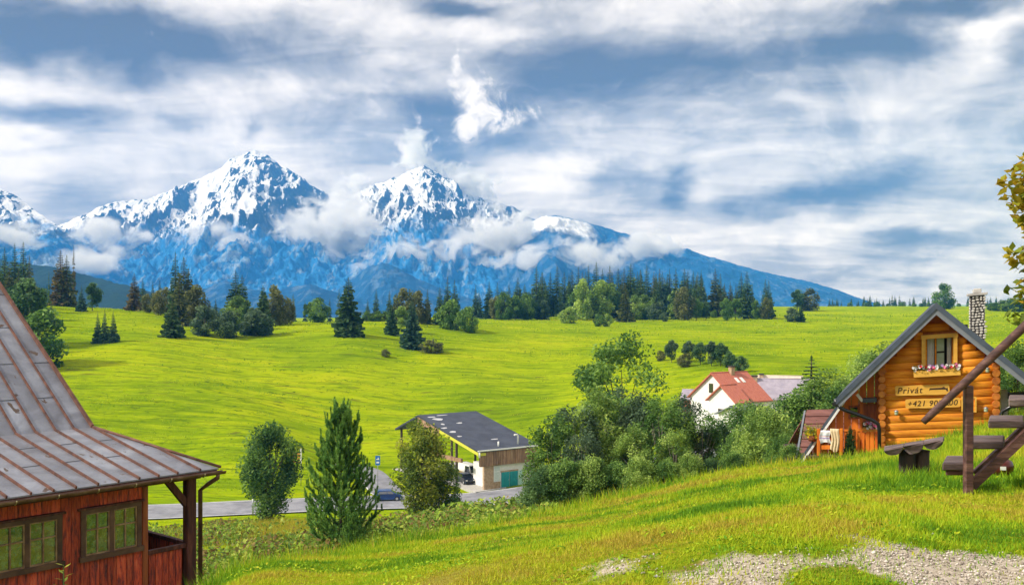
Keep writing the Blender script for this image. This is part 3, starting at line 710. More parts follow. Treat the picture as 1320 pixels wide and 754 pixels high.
# ------------------------------------------------------------------ brown barn on the left
def make_barn():
    Cn = at(282, 603, 17.0); zb = -5.25
    root = empty('barn', (Cn.x, Cn.y, zb), math.radians(50))
    tag(root, 'dark red wooden barn with steep standing seam metal roof', 'barn')
    P = frame_of(root)
    ez = Cn.z-zb; Y1, HS, RY = 2.9, 0.79, 7.4        # bell-cast skirt, verge offset, ridge
    R1 = 0.55; SL = 2.79/4.12
    def zr(y): return ez+R1*min(y, Y1)/Y1+max(0, y-Y1)*SL
    def ylim(s): return Y1*s/HS if s < HS else RY    # where a strip ends on the hip or runs to the ridge
    L = 9.6
    sp = 0.35; k = 0; edges = [0.0, HS*0.46, HS]
    while edges[-1] < L: edges.append(edges[-1]+sp*(1+0.05*rnd.uniform(-1, 1)))
    for s0, s1 in zip(edges[:-1], edges[1:]):
        mb = MB(); th = Vector((0, 0, -0.022)); a0, a1 = min(ylim(s0), Y1), min(ylim(s1), Y1)
        lo = [(-s0, 0, zr(0)), (-s1, 0, zr(0)), (-s1, a1, zr(a1))]
        if s0 > 1e-6: lo.append((-s0, a0, zr(a0)))
        mb.prism(lo, th)
        if s0 >= HS-1e-6: mb.prism([(-s0, Y1, zr(Y1)), (-s1, Y1, zr(Y1)), (-s1, RY, zr(RY)), (-s0, RY, zr(RY))], th)
        mb.build('roof_panel', M_ROOFM, root)
        # standing seam on the s1 edge
        e = ylim(s1) if s1 > HS+.01 else min(ylim(s1), Y1); sm = MB(); ye = min(e, Y1)
        sm.beam((-s1, -0.012, zr(0)+0.012), (-s1, ye, zr(ye)+0.016), 0.028, 0.045)
        if e > Y1+0.03: sm.beam((-s1, Y1, zr(Y1)+.016), (-s1, e, zr(e)+0.014), 0.028, 0.045)
        sm.build('roof_seam', M_SEAM, root)
        for y0 in ((1.2, 3.7, 5.6) if k % 2 else (2.1, 4.6, 6.6)):      # staggered cross joints
            if y0 < ylim(s0)-0.15 and s0 > 0.2:
                j = MB(); w = s1-s0-0.035; c = -(s0+s1)/2
                j.beam((c-w/2, y0, zr(y0)+0.004), (c+w/2, y0, zr(y0)+0.004), 0.022, 0.008); j.build('cross_joint', M_ROOFM, root)
        k += 1
    hip = MB(); hip.tube([(0.02, -0.02, ez+0.02), (-HS, Y1, zr(Y1)+0.02)], 0.024, 6); hip.build('hip_cap', M_SEAM, root)
    vg = MB(); vg.beam((-HS, Y1, zr(Y1)+.0), (-HS, RY, zr(RY)+.0), 0.05, 0.12); vg.build('verge_cap', M_SEAM, root)
    # other slopes
    bk = MB(); th = Vector((0, 0, -0.03)); W2 = 2*RY
    bk.prism([(0, 0, ez), (0, W2, ez), (-HS, W2-Y1, zr(Y1)), (-HS, Y1, zr(Y1))], th)
    bk.prism([(0, W2, ez), (-L-0.3, W2, ez), (-L-0.3, W2-Y1, zr(Y1)), (-HS, W2-Y1, zr(Y1))], th)
    bk.prism([(-HS, W2-Y1, zr(Y1)), (-L-0.3, W2-Y1, zr(Y1)), (-L-0.3, RY, zr(RY)), (-HS, RY, zr(RY))], th)
    bk.build('rear_roof', M_ROOFM, root)
    gw = MB(); gw.prism([(-HS-.15, Y1, zr(Y1)-.05), (-HS-.15, W2-Y1, zr(Y1)-.05), (-HS-.15, RY, zr(RY)-.06)], (-.05, 0, 0)); gw.build('gable_boards', W_BARN, root)
    rg = MB(); rg.tube([(-HS, RY, zr(RY)+0.03), (-L-0.3, RY, zr(RY)+0.03)], 0.04, 6); rg.build('ridge_cap', M_SEAM, root); HW = RY
    MB().box((-L, 0.02, ez-0.075), (-0.02, 0.05, ez-0.024)).build('eave_board', W_BDARK, root)
    # gutter (open half round) with brackets
    g = MB(); vs = []; fs = []
    for x in (-L, 0.07):
        for q in range(9):
            a = math.pi+math.pi*q/8; vs.append((x, -0.065+0.062*math.cos(a), ez-0.04+0.062*math.sin(a)))
        for q in range(9):
            a = math.pi+math.pi*(8-q)/8; vs.append((x, -0.065+0.055*math.cos(a), ez-0.04+0.055*math.sin(a)))
    for q in range(18): fs.append((q, (q+1) % 18, 18+(q+1) % 18, 18+q))
    fs += [tuple(reversed(range(18))), tuple(range(18, 36))]
    g.add(vs, fs); gut = g.build('gutter', M_GUT, root)
    x = -0.35
    while x > -L:
        b = MB(); b.tube([(x, -0.065+0.067*math.cos(math.pi+math.pi*q/6), ez-0.04+0.067*math.sin(math.pi+math.pi*q/6)) for q in range(7)], 0.008, 5)
        b.build('gutter_bracket', M_CLIP, gut); x -= 0.62
    yw = 0.42
    # downpipe to the post
    xp = P(245, 680, yw)[0]
    dp = MB(); dp.tube([(-0.06, -0.065, ez-0.07), (-0.06, -0.065, ez-0.15), (-0.13, 0.12, ez-0.27), (xp+0.15, yw-0.08, ez-0.40), (xp+0.15, yw-0.08, 0.0)], 0.038, 8)
    dp.build('downpipe', M_GUT, root)
    post = MB(); post.cbox((xp-0.085, yw-0.07, 0), (xp+0.085, yw+0.10, ez-0.10), 0.012); post.build('porch_post', W_BDARK, root)
    br = MB(); br.beam((xp-0.07, yw+0.01, ez-0.62), (xp-0.46, yw+0.01, ez-0.13), 0.09, 0.11, up=(0.6, 0, 0.6)); br.build('brace', W_BDARK, root)
    pl = MB(); pl.box((-L, yw-0.06, ez-0.20), (-0.12, yw+0.10, ez-0.078)); pl.build('wall_plate', W_BDARK, root)
    xw = P(190, 680, yw)[0]
    core = MB(); core.box((-L, yw+0.045, 0), (xw-0.03, 2*HW-0.5, ez-0.1)); core.build('inner_wall', M_DARK, root)
    # windows
    wins = []
    for (pa, qa, pb, qb) in ((103, 658, 181, 716), (-14, 676, 79, 727)):
        u0, wt0 = P(pa, qa, yw); u1, wt1 = P(pb, qb, yw)
        top = (P(pa, qa, yw)[1]+0) ; bot = wt1
        wins.append((u0, u1, bot, top))
    # the two windows share their height on the wall
    hb = P(103, 719, yw)[1]; ht = P(103, 658, yw)[1]
    wins = [(a, b, hb, ht) for a, b, _, _ in wins]
    for (u0, u1, z0, z1) in wins:
        fr = MB(); t = 0.075; yo = yw-0.045; yi = yw+0.03
        fr.box((u0, yo, z0), (u0+t, yi, z1)); fr.box((u1-t, yo, z0), (u1, yi, z1))
        fr.box((u0+t, yo, z1-t*0.8), (u1-t, yi, z1)); fr.box((u0-0.03, yo-0.03, z0-0.06), (u1+0.03, yi, z0+0.02))
        um = (u0+u1)/2; fr.box((um-0.035, yo+0.005, z0+0.02), (um+0.035, yi, z1-t*0.8))
        win = fr.build('window', W_FRAME, root)
        MB().box((u0-0.05, yo-0.02, z1+0.002), (u1+0.05, yi, z1+0.035)).build('drip_board', W_BDARK, win)
        for a, b in ((u0+t, um-0.035), (um+0.035, u1-t)):
            za, zb2 = z0+0.02, z1-t*0.8; c = (a+b)/2; zm = za+(zb2-za)*0.60
            sash = MB(); q = 0.022
            sash.box((a, yo+0.015, za), (a+q, yi-0.012, zb2)); sash.box((b-q, yo+0.015, za), (b, yi-0.012, zb2))
            sash.box((a+q, yo+0.015, za), (b-q, yi-0.012, za+q)); sash.box((a+q, yo+0.015, zb2-q), (b-q, yi-0.012, zb2))
            sash.box((c-0.011, yo+0.018, za+q), (c+0.011, yi-0.012, zb2-q))
            sash.box((a+q, yo+0.018, zm-0.011), (c-0.011, yi-0.012, zm+0.011)); sash.box((c+0.011, yo+0.018, zm-0.011), (b-q, yi-0.012, zm+0.011))
            sash.build('sash', W_MUNT, win)
            for (pa, pb) in ((a+q, c-0.011), (c+0.011, b-q)):
                for (qa, qb) in ((za+q, zm-0.011), (zm+0.011, zb2-q)):
                    p = MB(); p.box((pa, yi-0.035, qa), (pb, yi-0.029, qb)); p.build('pane', G_PANE, win, rot=(0, 0, 0))
    # vertical wall boards, cut round the windows
    x = xw-0.10; ztop = ez-0.205
    while x > -L:
        w = rnd.uniform(0.13, 0.18); a, b = x-w+0.005, x
        ywj = yw-0.012+rnd.uniform(-0.005, 0.005)
        segs = [(0.0, ztop)]
        pieces = [(a, b, 0.0, ztop)]
        for (u0, u1, z0, z1) in wins:
            if b > u0+0.01 and a < u1-0.01:
                c0, c1 = max(a, u0), min(b, u1); pieces = [(c0, c1, 0.0, z0-0.065), (c0, c1, z1+0.04, ztop)]
                if a < u0-0.012: pieces.append((a, u0-0.001, 0.0, ztop))
                if b > u1+0.012: pieces.append((u1+0.001, b, 0.0, ztop))
        for (c0, c1, z0, z1) in pieces:
            MB().cbox((c0, ywj, z0), (c1, yw+0.042, z1), 0.004).build('wall_board', W_BARN, root)
        x -= w
    cb = MB(); cb.cbox((xw-0.10, yw-0.03, 0), (xw, yw+0.10, ztop), 0.008); cb.build('corner_board', W_BARNO, root)
    # porch rail
    zt = P(215, 706, yw)[1]
    MB().cbox((xw+0.005, yw-0.03, zt-0.05), (xp-0.09, yw+0.06, zt+0.02), 0.006).build('top_rail', W_BDARK, root)
    MB().cbox((xw+0.005, yw-0.02, 0.18), (xp-0.09, yw+0.05, 0.26), 0.006).build('bottom_rail', W_BDARK, root)
    x = xw+0.03
    while x < xp-0.2:
        MB().cbox((x, yw+0.005, 0.262), (x+0.115, yw+0.028, zt-0.052), 0.004).build('rail_board', W_BARN, root); x += 0.124
    MB().cbox((xp-0.05, yw+0.11, zt-0.05), (xp+0.04, 3.2, zt+0.02), 0.006).build('side_rail', W_BDARK, root)
    y = yw+0.14
    while y < 3.1:
        MB().cbox((xp-0.02, y, 0.2), (xp+0.003, y+0.115, zt-0.052), 0.004).build('rail_board', W_BARN, root); y += 0.124
    MB().box((xw-0.02, yw-0.05, -0.25), (xp+0.1, 3.3, 0.0)).build('porch_floor', W_BDARK, root)
    MB().box((-L, yw+0.02, -1.6), (xw-0.03, 2*HW-0.5, -0.002)).build('foundation', M_CONC, root)
    MB().box((xp-0.05, yw, -1.6), (xp+0.07, yw+0.1, -0.255)).build('porch_pier', M_CONC, root)
    return root
barn = make_barn()

# ------------------------------------------------------------------ log cabin on the right
def make_cabin():
    Ap = at(1207, 390, 25.6); zb = -4.05; SH = 0.085
    root = empty('log_cabin', (Ap.x, Ap.y, zb), -math.radians(22))
    tag(root, 'orange log cabin with steep gable and grey roof edges', 'cabin')
    P = frame_of(root); S = lambda: MB(SH)
    za = Ap.z-zb
    ul, zl = P(1078, 513, 0.0, SH); tanp = (za-zl)/(-ul); W = -ul; D = 5.0
    def zroof(u): return za-abs(u)*tanp
    n_l = Vector((-tanp, 0, 1)).normalized()
    # roof slabs
    for sgn in (-1, 1):
        th = 0.20
        poly = [(0, 0.04, za-0.012), (0, D, za-0.012), (sgn*W, D, zl-0.012), (sgn*W, 0.04, zl-0.012)]
        S().prism(poly, (0, 0, -th)).build('roof_slope', M_SLATE, root)
        # barge boards: dark flashing above, pale board below
        a = 0.17; b = 0.32
        S().prism([(0, -0.03, za), (sgn*W, -0.03, zl), (sgn*W, -0.03, zl-a), (0, -0.03, za-a)], (0, 0.068, 0)).build('barge_flashing', M_TRIM, root)
        S().prism([(0, 0.0, za-a-0.002), (sgn*(W-0.02), 0.0, zl-a-0.002+0.02*tanp), (sgn*(W-0.02), 0.0, zl-b+0.02*tanp), (0, 0.0, za-b)], (0, 0.037, 0)).build('barge_board', M_TRIM2, root)
        # soffit planking
        S().prism([(0, 0.045, za-th-0.02), (sgn*(W-0.03), 0.045, zl-th-0.02+0.03*tanp), (sgn*(W-0.03), D, zl-th-0.02+0.03*tanp), (0, D, za-th-0.02)], (0, 0, -0.022)).build('soffit', W_ORNG, root)
        # gutter along the eave
        S().tube([(sgn*(W+0.05), -0.02, zl-0.16), (sgn*(W+0.05), D, zl-0.16)], 0.06, 8).build('gutter', M_PIPE, root)
    vF = 0.50
    uL = P(1137, 540, vF, SH)[0]; uR = P(1284, 510, vF, SH)[0]
    r = 0.108; pitch = 0.200
    wu0, wz1 = P(1188, 432, vF, SH); wu1, wz0 = P(1234, 476, vF, SH); wz1 = (wz1+P(1234, 432-1.5, vF, SH)[1])/2
    # front logs
    z = 0.0; k = 0
    def log_x(u0, u1, z, v, rr, mat=W_LOG, seg=12):
        n = max(2, int((u1-u0)/0.5)+1); pts = []; rad = []
        for i in range(n):
            t = i/(n-1); pts.append((u0+(u1-u0)*t, v+rnd.uniform(-0.006, 0.006), z+rnd.uniform(-0.007, 0.007))); rad.append(rr*rnd.uniform(0.97, 1.03))
        m = S(); m.tube(pts, rad, seg); m.v = [(p[0], v+(p[1]-v)*0.42, p[2]) for p in m.v]; return m.build('log', mat, root)
    while True:
        zc = z
        lim = (za-0.24-(zc+r*0.75))/tanp - 0.02
        if lim < 0.12: break
        inwall = zc < zroof(uL)-0.30
        a, b = (uL-0.06, uR+0.10) if inwall else (-lim, lim)
        a = max(a, -lim); b = min(b, lim)
        zt, zbm = zc+r, zc-r
        if zbm < wz1-0.02 and zt > wz0+0.02:
            log_x(a, wu0+0.03, zc, vF+0.07, r); log_x(wu1-0.03, b, zc, vF+0.07, r)
        else: log_x(a, b, zc, vF+0.07, r)
        if inwall:   # crossing side logs, half a course higher
            for uu in (uL, uR):
                n = 6; pts = [(uu, vF-0.06+i*(D-0.4-vF+0.06)/(n-1), zc+pitch/2+rnd.uniform(-0.006, 0.006)) for i in range(n)]
                S().tube(pts, [r*0.9*rnd.uniform(0.95, 1.03) for _ in pts], 12).build('log', W_LOGY, root)
        z += pitch; k += 1
    bp = S(); bp.prism([(uL, vF+0.24, -0.6), (uR, vF+0.24, -0.6), (uR, vF+0.24, zroof(uR)-0.24), (0, vF+0.24, za-0.24), (uL, vF+0.24, zroof(uL)-0.24)], (0, 0.02, 0))
    # keep the window open in the backing: build as four pieces
    bp = S(); v0 = vF+0.245
    bp.box((uL, v0, -0.6), (uR, v0+0.02, wz0))
    bp.prism([(uL, v0, wz0+.001), (wu0, v0, wz0+.001), (wu0, v0, zroof(wu0)-0.26), (uL, v0, zroof(uL)-0.26)], (0, .02, 0))
    bp.prism([(wu1, v0, wz0+.001), (uR, v0, wz0+.001), (uR, v0, zroof(uR)-0.26), (wu1, v0, zroof(wu1)-0.26)], (0, .02, 0))
    bp.prism([(wu0+.001, v0, wz1), (wu1-.001, v0, wz1), (wu1-.001, v0, zroof(wu1)-0.26), (0.0, v0, za-0.26), (wu0+.001, v0, zroof(wu0)-0.26)], (0, .02, 0))
    bp.build('wall_backing', W_ORNG, root)
    S().box((uL+0.1, D-0.6, -0.6), (uR-0.1, D-0.5, zroof(uR)-0.3)).build('rear_wall', W_ORNG, root)
    S().box((uL-0.1, vF+0.02, -1.5), (uR+0.1, D-0.5, -0.16)).build('plinth', M_CONC, root)
    S().box((wu0-0.3, vF+0.95, wz0-0.4), (wu1+0.3, vF+0.97, wz1+0.2)).build('dark_room', M_DARK, root)
    # window: casing, sashes, curtains
    t = 0.095; fr = S(); y0, y1 = vF-0.07, vF+0.03
    fr.box((wu0, y0, wz0), (wu0+t, y1, wz1)); fr.box((wu1-t, y0, wz0), (wu1, y1, wz1))
    fr.box((wu0-0.015, y0-0.008, wz1-t), (wu1+0.015, y1, wz1+0.015)); fr.box((wu0+t, y0, wz0-0.02), (wu1-t, y1, wz0+0.05))
    win = fr.build('window', W_SIGN, root)
    a, b = wu0+t, wu1-t; za0, zb0 = wz0+0.05, wz1-t; wv = vF+0.10
    for (p0, p1) in ((a, a+(b-a)*0.06), (a+(b-a)*0.34, a+(b-a)*0.40), (a+(b-a)*0.95, b)):
        S().box((p0, wv, za0), (p1, wv+0.05, zb0)).build('casement', W_LOG, win)
    c0, c1 = a+(b-a)*0.41, a+(b-a)*0.68; zm = (za0+zb0)/2+0.03
    S().box((c0, wv+0.02, zm-0.025), (c1, wv+0.05, zm+0.02)).build('glazing_bar', M_DARK, win)
    S().box((c1, wv+0.02, za0), (c1+0.02, wv+0.05, zb0)).build('glazing_bar', M_DARK, win)
    gp = flat2('pale_green_pane', (0.30, 0.36, 0.30), 0.1, spec=0.8)
    S().box((c0, wv+0.03, za0), (c1-0.002, wv+0.035, zm-0.026)).build('pane', gp, win); S().box((c0, wv+0.03, zm+0.021), (c1-0.002, wv+0.035, zb0)).build('pane', gp, win)
    for (p0, p1) in ((a+(b-a)*0.07, a+(b-a)*0.33), (a+(b-a)*0.78, a+(b-a)*0.94)):
        cu = S(); n = 14
        pts = [(p0+(p1-p0)*i/n, wv+0.10+0.018*math.sin(i*1.9)) for i in range(n+1)]
        for i in range(n): cu.quad((pts[i][0], pts[i][1], za0), (pts[i+1][0], pts[i+1][1], za0), (pts[i+1][0], pts[i+1][1], zb0), (pts[i][0], pts[i][1], zb0))
        cu.build('curtain', M_CURT, win)
    # downpipes
    def px3(px, py, v): u, w = P(px, py, v, SH); return (u, v, w)
    S().tube([px3(1077, 514, 0.02), px3(1078, 522, 0.03), px3(1088, 528, 0.08), px3(1124, 541, 0.22), px3(1132, 546, 0.25), px3(1133.5, 553, 0.27), px3(1133.5, 600, 0.27)], 0.05, 10).build('downpipe', M_PIPE, root)
    S().tube([px3(1345, 516, 0.05), px3(1330, 520, 0.10), px3(1303, 524, 0.20), px3(1292, 530, 0.24), px3(1289, 538, 0.25), px3(1289, 575, 0.25)], 0.05, 10).build('downpipe', M_PIPE, root)
    # chimney of field stones
    cv = 3.0; cu0 = P(1250, 415, cv, SH)[0]; cu1 = P(1270, 415, cv, SH)[0]; ct = P(1260, 381, cv, SH)[1]
    cw = cu1-cu0; ch = S(); cb = zroof((cu0+cu1)/2)-0.5
    ch.box((cu0+0.02, cv, cb), (cu1-0.02, cv+cw, ct)); chim = ch.build('chimney', M_MORTAR, root)
    st = S(); rr = random.Random(4); z = cb+0.25
    def pebble(c, nrm, sx, sz):
        c = Vector(c); nrm = Vector(nrm); tx = Vector((0, 0, 1)).cross(nrm).normalized(); n = rr.choice((5, 6, 6, 7)); vs = []; a0 = rr.uniform(0, 6)
        for i in range(n):
            a = a0+2*math.pi*i/n; m = rr.uniform(0.8, 1.05); vs.append(c+tx*math.cos(a)*sx*m+Vector((0, 0, 1))*math.sin(a)*sz*m)
        top = [c+(v-c)*0.68+nrm*0.022 for v in vs]
        fs = [tuple(range(n, 2*n))]+[(i, (i+1) % n, n+(i+1) % n, n+i) for i in range(n)]
        st.add(vs+top, fs)
    while z < ct-0.03:
        x = cu0+0.04+rr.uniform(0, 0.03)
        while x < cu1-0.02:
            w = rr.uniform(0.035, 0.055); pebble((x+w*0.8, cv-0.001, z+rr.uniform(-.015, .015)), (0, -1, 0), w, rr.uniform(0.026, 0.040)); x += w*2.15
        y = cv+0.04
        while y < cv+cw-0.02:
            w = rr.uniform(0.035, 0.055)
            for ux, nx in ((cu0+0.019, -1), (cu1-0.019, 1)): pebble((ux, y+w*0.8, z+rr.uniform(-.015, .015)), (nx, 0, 0), w, rr.uniform(0.026, 0.040))
            y += w*2.15
        z += 0.078
    o = st.build('stone_cladding', M_STONE, chim); o['kind'] = 'stuff'
    cm = (cu0+cu1)/2
    S().cbox((cu0-0.06, cv-0.06, ct), (cu1+0.06, cv+cw+0.06, ct+0.075), 0.01).build('chimney_cap', M_CONC, chim)
    S().cbox((cm-0.11, cv+cw/2-0.11, ct+0.077), (cm+0.11, cv+cw/2+0.11, ct+0.20), 0.02).build('chimney_pot', M_CONC, chim)
    # orange porch annex on the left side
    va = 0.95
    xs = np.linspace(1028, 1137, 12)
    def diag(px): return 518+(1087-px)*(598-518)/(1087-1031) if px < 1087 else 514-(px-1087)*0.80
    for i in range(11):
        p0, p1 = xs[i]+0.4, xs[i+1]-0.4
        t0, t1 = min(diag(p0), 612), min(diag(p1), 611)
        A, B = px3(p0, t0, va), px3(p1, t1, va); zb2 = -0.9
        if A[2] < zb2+0.1: continue
        S().prism([A, B, (B[0], va, zb2), (A[0], va, zb2)], (0, 0.03, 0)).build('annex_board', W_ORNG, root)
    S().prism([px3(1088, 515, va-0.25), px3(1030, 598, va-0.25), px3(1026, 598, va-0.25), px3(1085, 513, va-0.25)], (0, 0.3, 0)).build('annex_verge', M_TRIM, root)
    S().prism([px3(1090, 517.5, va-0.262), px3(1032.2, 600, va-0.262), px3(1030.0, 598.6, va-0.262), px3(1088, 515.4, va-0.262)], (0, 0.05, 0)).build('annex_verge_strip', M_WPAINT, root)
    wa, wb = px3(1094, 540, va), px3(1108, 522, va)
    f = S(); q = 0.05
    f.box((wa[0], va-0.04, wa[2]), (wa[0]+q, va-0.002, wb[2])); f.box((wb[0]-q, va-0.04, wa[2]), (wb[0], va-0.002, wb[2])); f.box((wa[0]+q, va-0.04, wa[2]), (wb[0]-q, va-0.002, wa[2]+q)); f.box((wa[0]+q, va-0.04, wb[2]-q), (wb[0]-q, va-0.002, wb[2]))
    w2 = f.build('window', W_BARNO, root); S().box((wa[0]+q, va-0.02, wa[2]+q), (wb[0]-q, va-0.012, wb[2]-q)).build('pane', G_DARK, w2)
    S().beam(px3(1104.5, 508, .62), px3(1112, 517, .62), 0.05, 0.07, up=(1, 0, 1)).build('white_bracket', M_WPAINT, root)
    c0, c1 = px3(1112, 519, 0.58), px3(1130, 513, 0.58); S().box((c0[0], 0.58, c0[2]), (c1[0], 0.94, c1[2])).build('porch_canopy', M_TRIM, root)
    c0, c1 = px3(1112, 556, .88), px3(1130, 520, .88); S().box((c0[0], .88, c0[2]), (c1[0], .94, c1[2])).build('porch_panel', W_BARNO, root)
    for i in range(3):
        c0, c1 = px3(1116+5.8*i, 600, 0.6), px3(1121.2+5.8*i, 556, 0.6); S().cbox((c0[0], 0.6, c0[2]), (c1[0], 0.66, c1[2]), 0.01).build('porch_board', W_ORNG, root)
    for i in range(5):
        c0, c1 = px3(1089+5.4*i, 600, .66), px3(1092.6+5.4*i, 556, .66); S().box((c0[0], .66, c0[2]), (c1[0], .70, c1[2])).build('baluster', W_ORNG, root)
    c0, c1 = px3(1088, 556, .64), px3(1117, 552.5, .64); S().box((c0[0], .63, c0[2]), (c1[0], .72, c1[2])).build('porch_rail', W_ORNG, root)
    # terrace rail where the towels hang
    for pxx in (1055.5, 1084.5):
        c0, c1 = px3(pxx-2.3, 602, 0.5), px3(pxx+2.3, 552, 0.5); S().cbox((c0[0], 0.45, c0[2]), (c1[0], 0.55, c1[2]), 0.01).build('terrace_post', W_ORNG, root)
    for k2 in range(3):
        c0, c1 = px3(1058, 561+9*k2, 0.5), px3(1082, 555+9*k2, 0.5); S().box((c0[0], 0.48, c0[2]), (c1[0], 0.52, c1[2])).build('terrace_rail', W_ORNG, root)
    c0, c1 = px3(1039, 590, 0.5), px3(1088, 586, 0.5); S().box((c0[0], 0.4, c0[2]), (c1[0], .93, c1[2])).build('terrace_deck', W_DARK, root)
    # right hand porch glimpsed beyond the corner
    c0, c1 = px3(1290, 535, 1.6), px3(1299, 502, 1.6); S().box((c0[0], 1.6, c0[2]), (c1[0], 1.66, c1[2])).build('porch_door', M_WPAINT, root)
    c0, c1 = px3(1299.5, 514, 1.5), px3(1345, 505, 1.5); S().box((c0[0], 1.5, c0[2]), (c1[0], 1.9, c1[2])).build('porch_beam', M_TRIM, root)
    return root, P, SH
cabin, CABP, CSH = make_cabin()
def cab_world(px, py, v):
    u, w = CABP(px, py, v, CSH); return cabin.matrix_basis @ Vector((u, v, w+CSH*u))
CAB_RZ = -math.radians(22)
TILT = math.atan(CSH)

# things fixed to or standing by the cabin
def lettering(text, size, mat, parent, loc, shear=0.25, ext=0.004, name='lettering', spacing=1.0):
    cu = bpy.data.curves.new(name, 'FONT'); cu.body = text; cu.size = size; cu.extrude = ext; cu.shear = shear; cu.space_character = spacing
    cu.align_x = 'LEFT'; cu.align_y = 'CENTER'; cu.resolution_u = 4
    t = bpy.data.objects.new(name, cu); me = bpy.data.meshes.new_from_object(t); bpy.data.objects.remove(t); bpy.data.curves.remove(cu)
    o = link(name, me, mat, parent, loc=loc, rot=(math.radians(90), 0, 0)); return o
def wall_sign(p0, p1, v, label):
    A = cab_world(*p0, v); B = cab_world(*p1, v)
    r = empty('wooden_sign', A, CAB_RZ); r.rotation_euler = (0, -TILT*0.8, CAB_RZ)
    tag(r, label, 'sign'); w = (B-A).length; return r, w
def sign_board(r, w, h):
    b = MB(); rr = random.Random(int(w*1000)); n = 9; c = 0.03
    top = [(c+(w-2*c)*i/n, 0, h/2+rr.uniform(-.006, .006)) for i in range(n+1)]
    bot = [(w-c-(w-2*c)*i/n, 0, -h/2+rr.uniform(-.006, .006)) for i in range(n+1)]
    poly = [(0, 0, h/2-c)]+top+[(w, 0, h/2-c), (w, 0, -h/2+c)]+bot+[(0, 0, -h/2+c)]
    b.prism(poly, (0, 0.035, 0)); b.build('board', W_SIGN, r)
r, w = wall_sign((1154, 504), (1224, 501), 0.44, 'carved plank sign reading Privat under the flower box')
sign_board(r, w, 0.265); lettering('Privát', 0.23, M_INK, r, (0.04, -0.004, 0.0), spacing=1.15)
q = MB(); q.prism([(w*0.63, -0.006, -0.025), (w*0.64, -0.006, 0.045), (w*0.86, -0.006, 0.05), (w*0.90, -0.006, 0.075), (w*0.94, -0.006, 0.03), (w*0.965, -0.006, 0.05), (w*0.97, -0.006, -0.05), (w*0.945, -0.006, -0.045), (w*0.93, -0.006, 0.0), (w*0.65, -0.006, 0.005)], (0, 0.008, 0)); q.build('worn_lettering', M_INK, r)
r, w = wall_sign((1167, 520.5), (1238, 517.5), 0.44, 'carved plank sign with a phone number behind the handrail')
sign_board(r, w, 0.245); lettering('+421 907 2', 0.20, M_INK, r, (0.04, -0.004, -0.005), spacing=1.12); lettering('00', 0.20, M_INK, r, (w-0.29, -0.004, -0.005), spacing=1.12)
A = cab_world(1249, 521, 0.42); r = empty('wall_niche', A, CAB_RZ); tag(r, 'small square wooden frame with a white dial beside the phone sign', 'frame')
b = MB(); h = 0.18; t = 0.04
b.box((-h, -0.02, -h-.02), (-h+t, 0.04, h+.02)); b.box((h-t, -0.02, -h-.02), (h, 0.04, h+.02)); b.box((-h+t, -0.02, h-t+.02), (h-t, 0.04, h+.02)); b.box((-h+t, -0.02, -h-.02), (h-t, 0.04, -h+t-.02)); b.build('frame', W_SIGN, r)
MB().box((-h+t, 0.01, -h+t-.02), (h-t, 0.03, h-t+.02)).build('back_board', W_LOG, r)
d = MB(); d.tube([(-0.03, 0.008, 0.02), (-0.03, -0.02, 0.02)], 0.075, 16); d.build('dial', M_WPAINT, r)
for (px, py, lab) in ((1155.5, 532, 'small green and white lantern low on the log wall by the corner'), (1271, 528, 'small green and white lantern under the square frame'), (1273, 477, 'small grey lantern high on the gable near the handrail')):
    A = cab_world(px, py, 0.42); r = empty('wall_lantern', A, CAB_RZ); tag(r, lab, 'lantern')
    MB().lathe([(0.0, 0.085), (0.03, 0.07), (0.065, 0.04), (0.06, 0.03), (0.0, 0.03)], 10).build('cap', M_STEEL, r)
    MB().lathe([(0.045, 0.028), (0.05, -0.04), (0.03, -0.06), (0.0, -0.062)], 10).build('globe', flat2('lantern_glass', (0.45, 0.52, 0.36), 0.2), r)
    MB().beam((0, 0.0, 0.02), (0, 0.10, 0.02), 0.02, 0.03).build('bracket', M_STEEL, r)

def petals(rng, n, cx, cy, cz, sx, sy, sz, size):
    V = []; F = []
    for i in range(n):
        c = np.array([cx+rng.uniform(-sx, sx), cy+rng.uniform(-sy, sy), cz+rng.uniform(-sz, sz)])
        for k in range(5):
            a = 2*math.pi*k/5+i; nrm = np.array([math.cos(a), -0.35+rng.uniform(-.3, .3), math.sin(a)])*size; sd = np.array([-math.sin(a), 0, math.cos(a)])*size*0.45
            b = len(V); V += [c, c+nrm*0.6+sd, c+nrm, c+nrm*0.6-sd]; F.append((b, b+1, b+2, b+3))
    return np.array(V), np.array(F)
FL = {'white': flat2('white_petals', (0.78, 0.74, 0.72), 0.6), 'pink': flat2('pink_petals', (0.70, 0.16, 0.32), 0.6), 'red': flat2('red_petals', (0.62, 0.03, 0.03), 0.6), 'lilac': flat2('lilac_petals', (0.42, 0.25, 0.55), 0.6)}
M_BOXLEAF = leaf_mat('window_box_leaves', (0.02, 0.05, 0.012), (0.055, 0.12, 0.02), (0.12, 0.22, 0.03))
def leaf_cloud(rng, n, size, fn, tilt=0.7):
    """n diamond leaves placed by fn() -> (point, tone)"""
    V = np.empty((n*4, 3), np.float32); tone = np.empty(n, np.float32)
    for i in range(n):
        p, t = fn(); tone[i] = t
        a = rng.uniform(0, 6.283); e = rng.uniform(-tilt, tilt); s = size*rng.uniform(0.6, 1.35)
        d = np.array([math.cos(a)*math.cos(e), math.sin(a)*math.cos(e), math.sin(e)]); b = np.array([-math.sin(a), math.cos(a), rng.uniform(-.8, .8)]); b = b/np.linalg.norm(b)
        V[4*i] = p-d*s*0.5; V[4*i+1] = p+b*s*0.28; V[4*i+2] = p+d*s*0.5; V[4*i+3] = p-b*s*0.28
    return V, np.arange(n*4).reshape(n, 4), tone
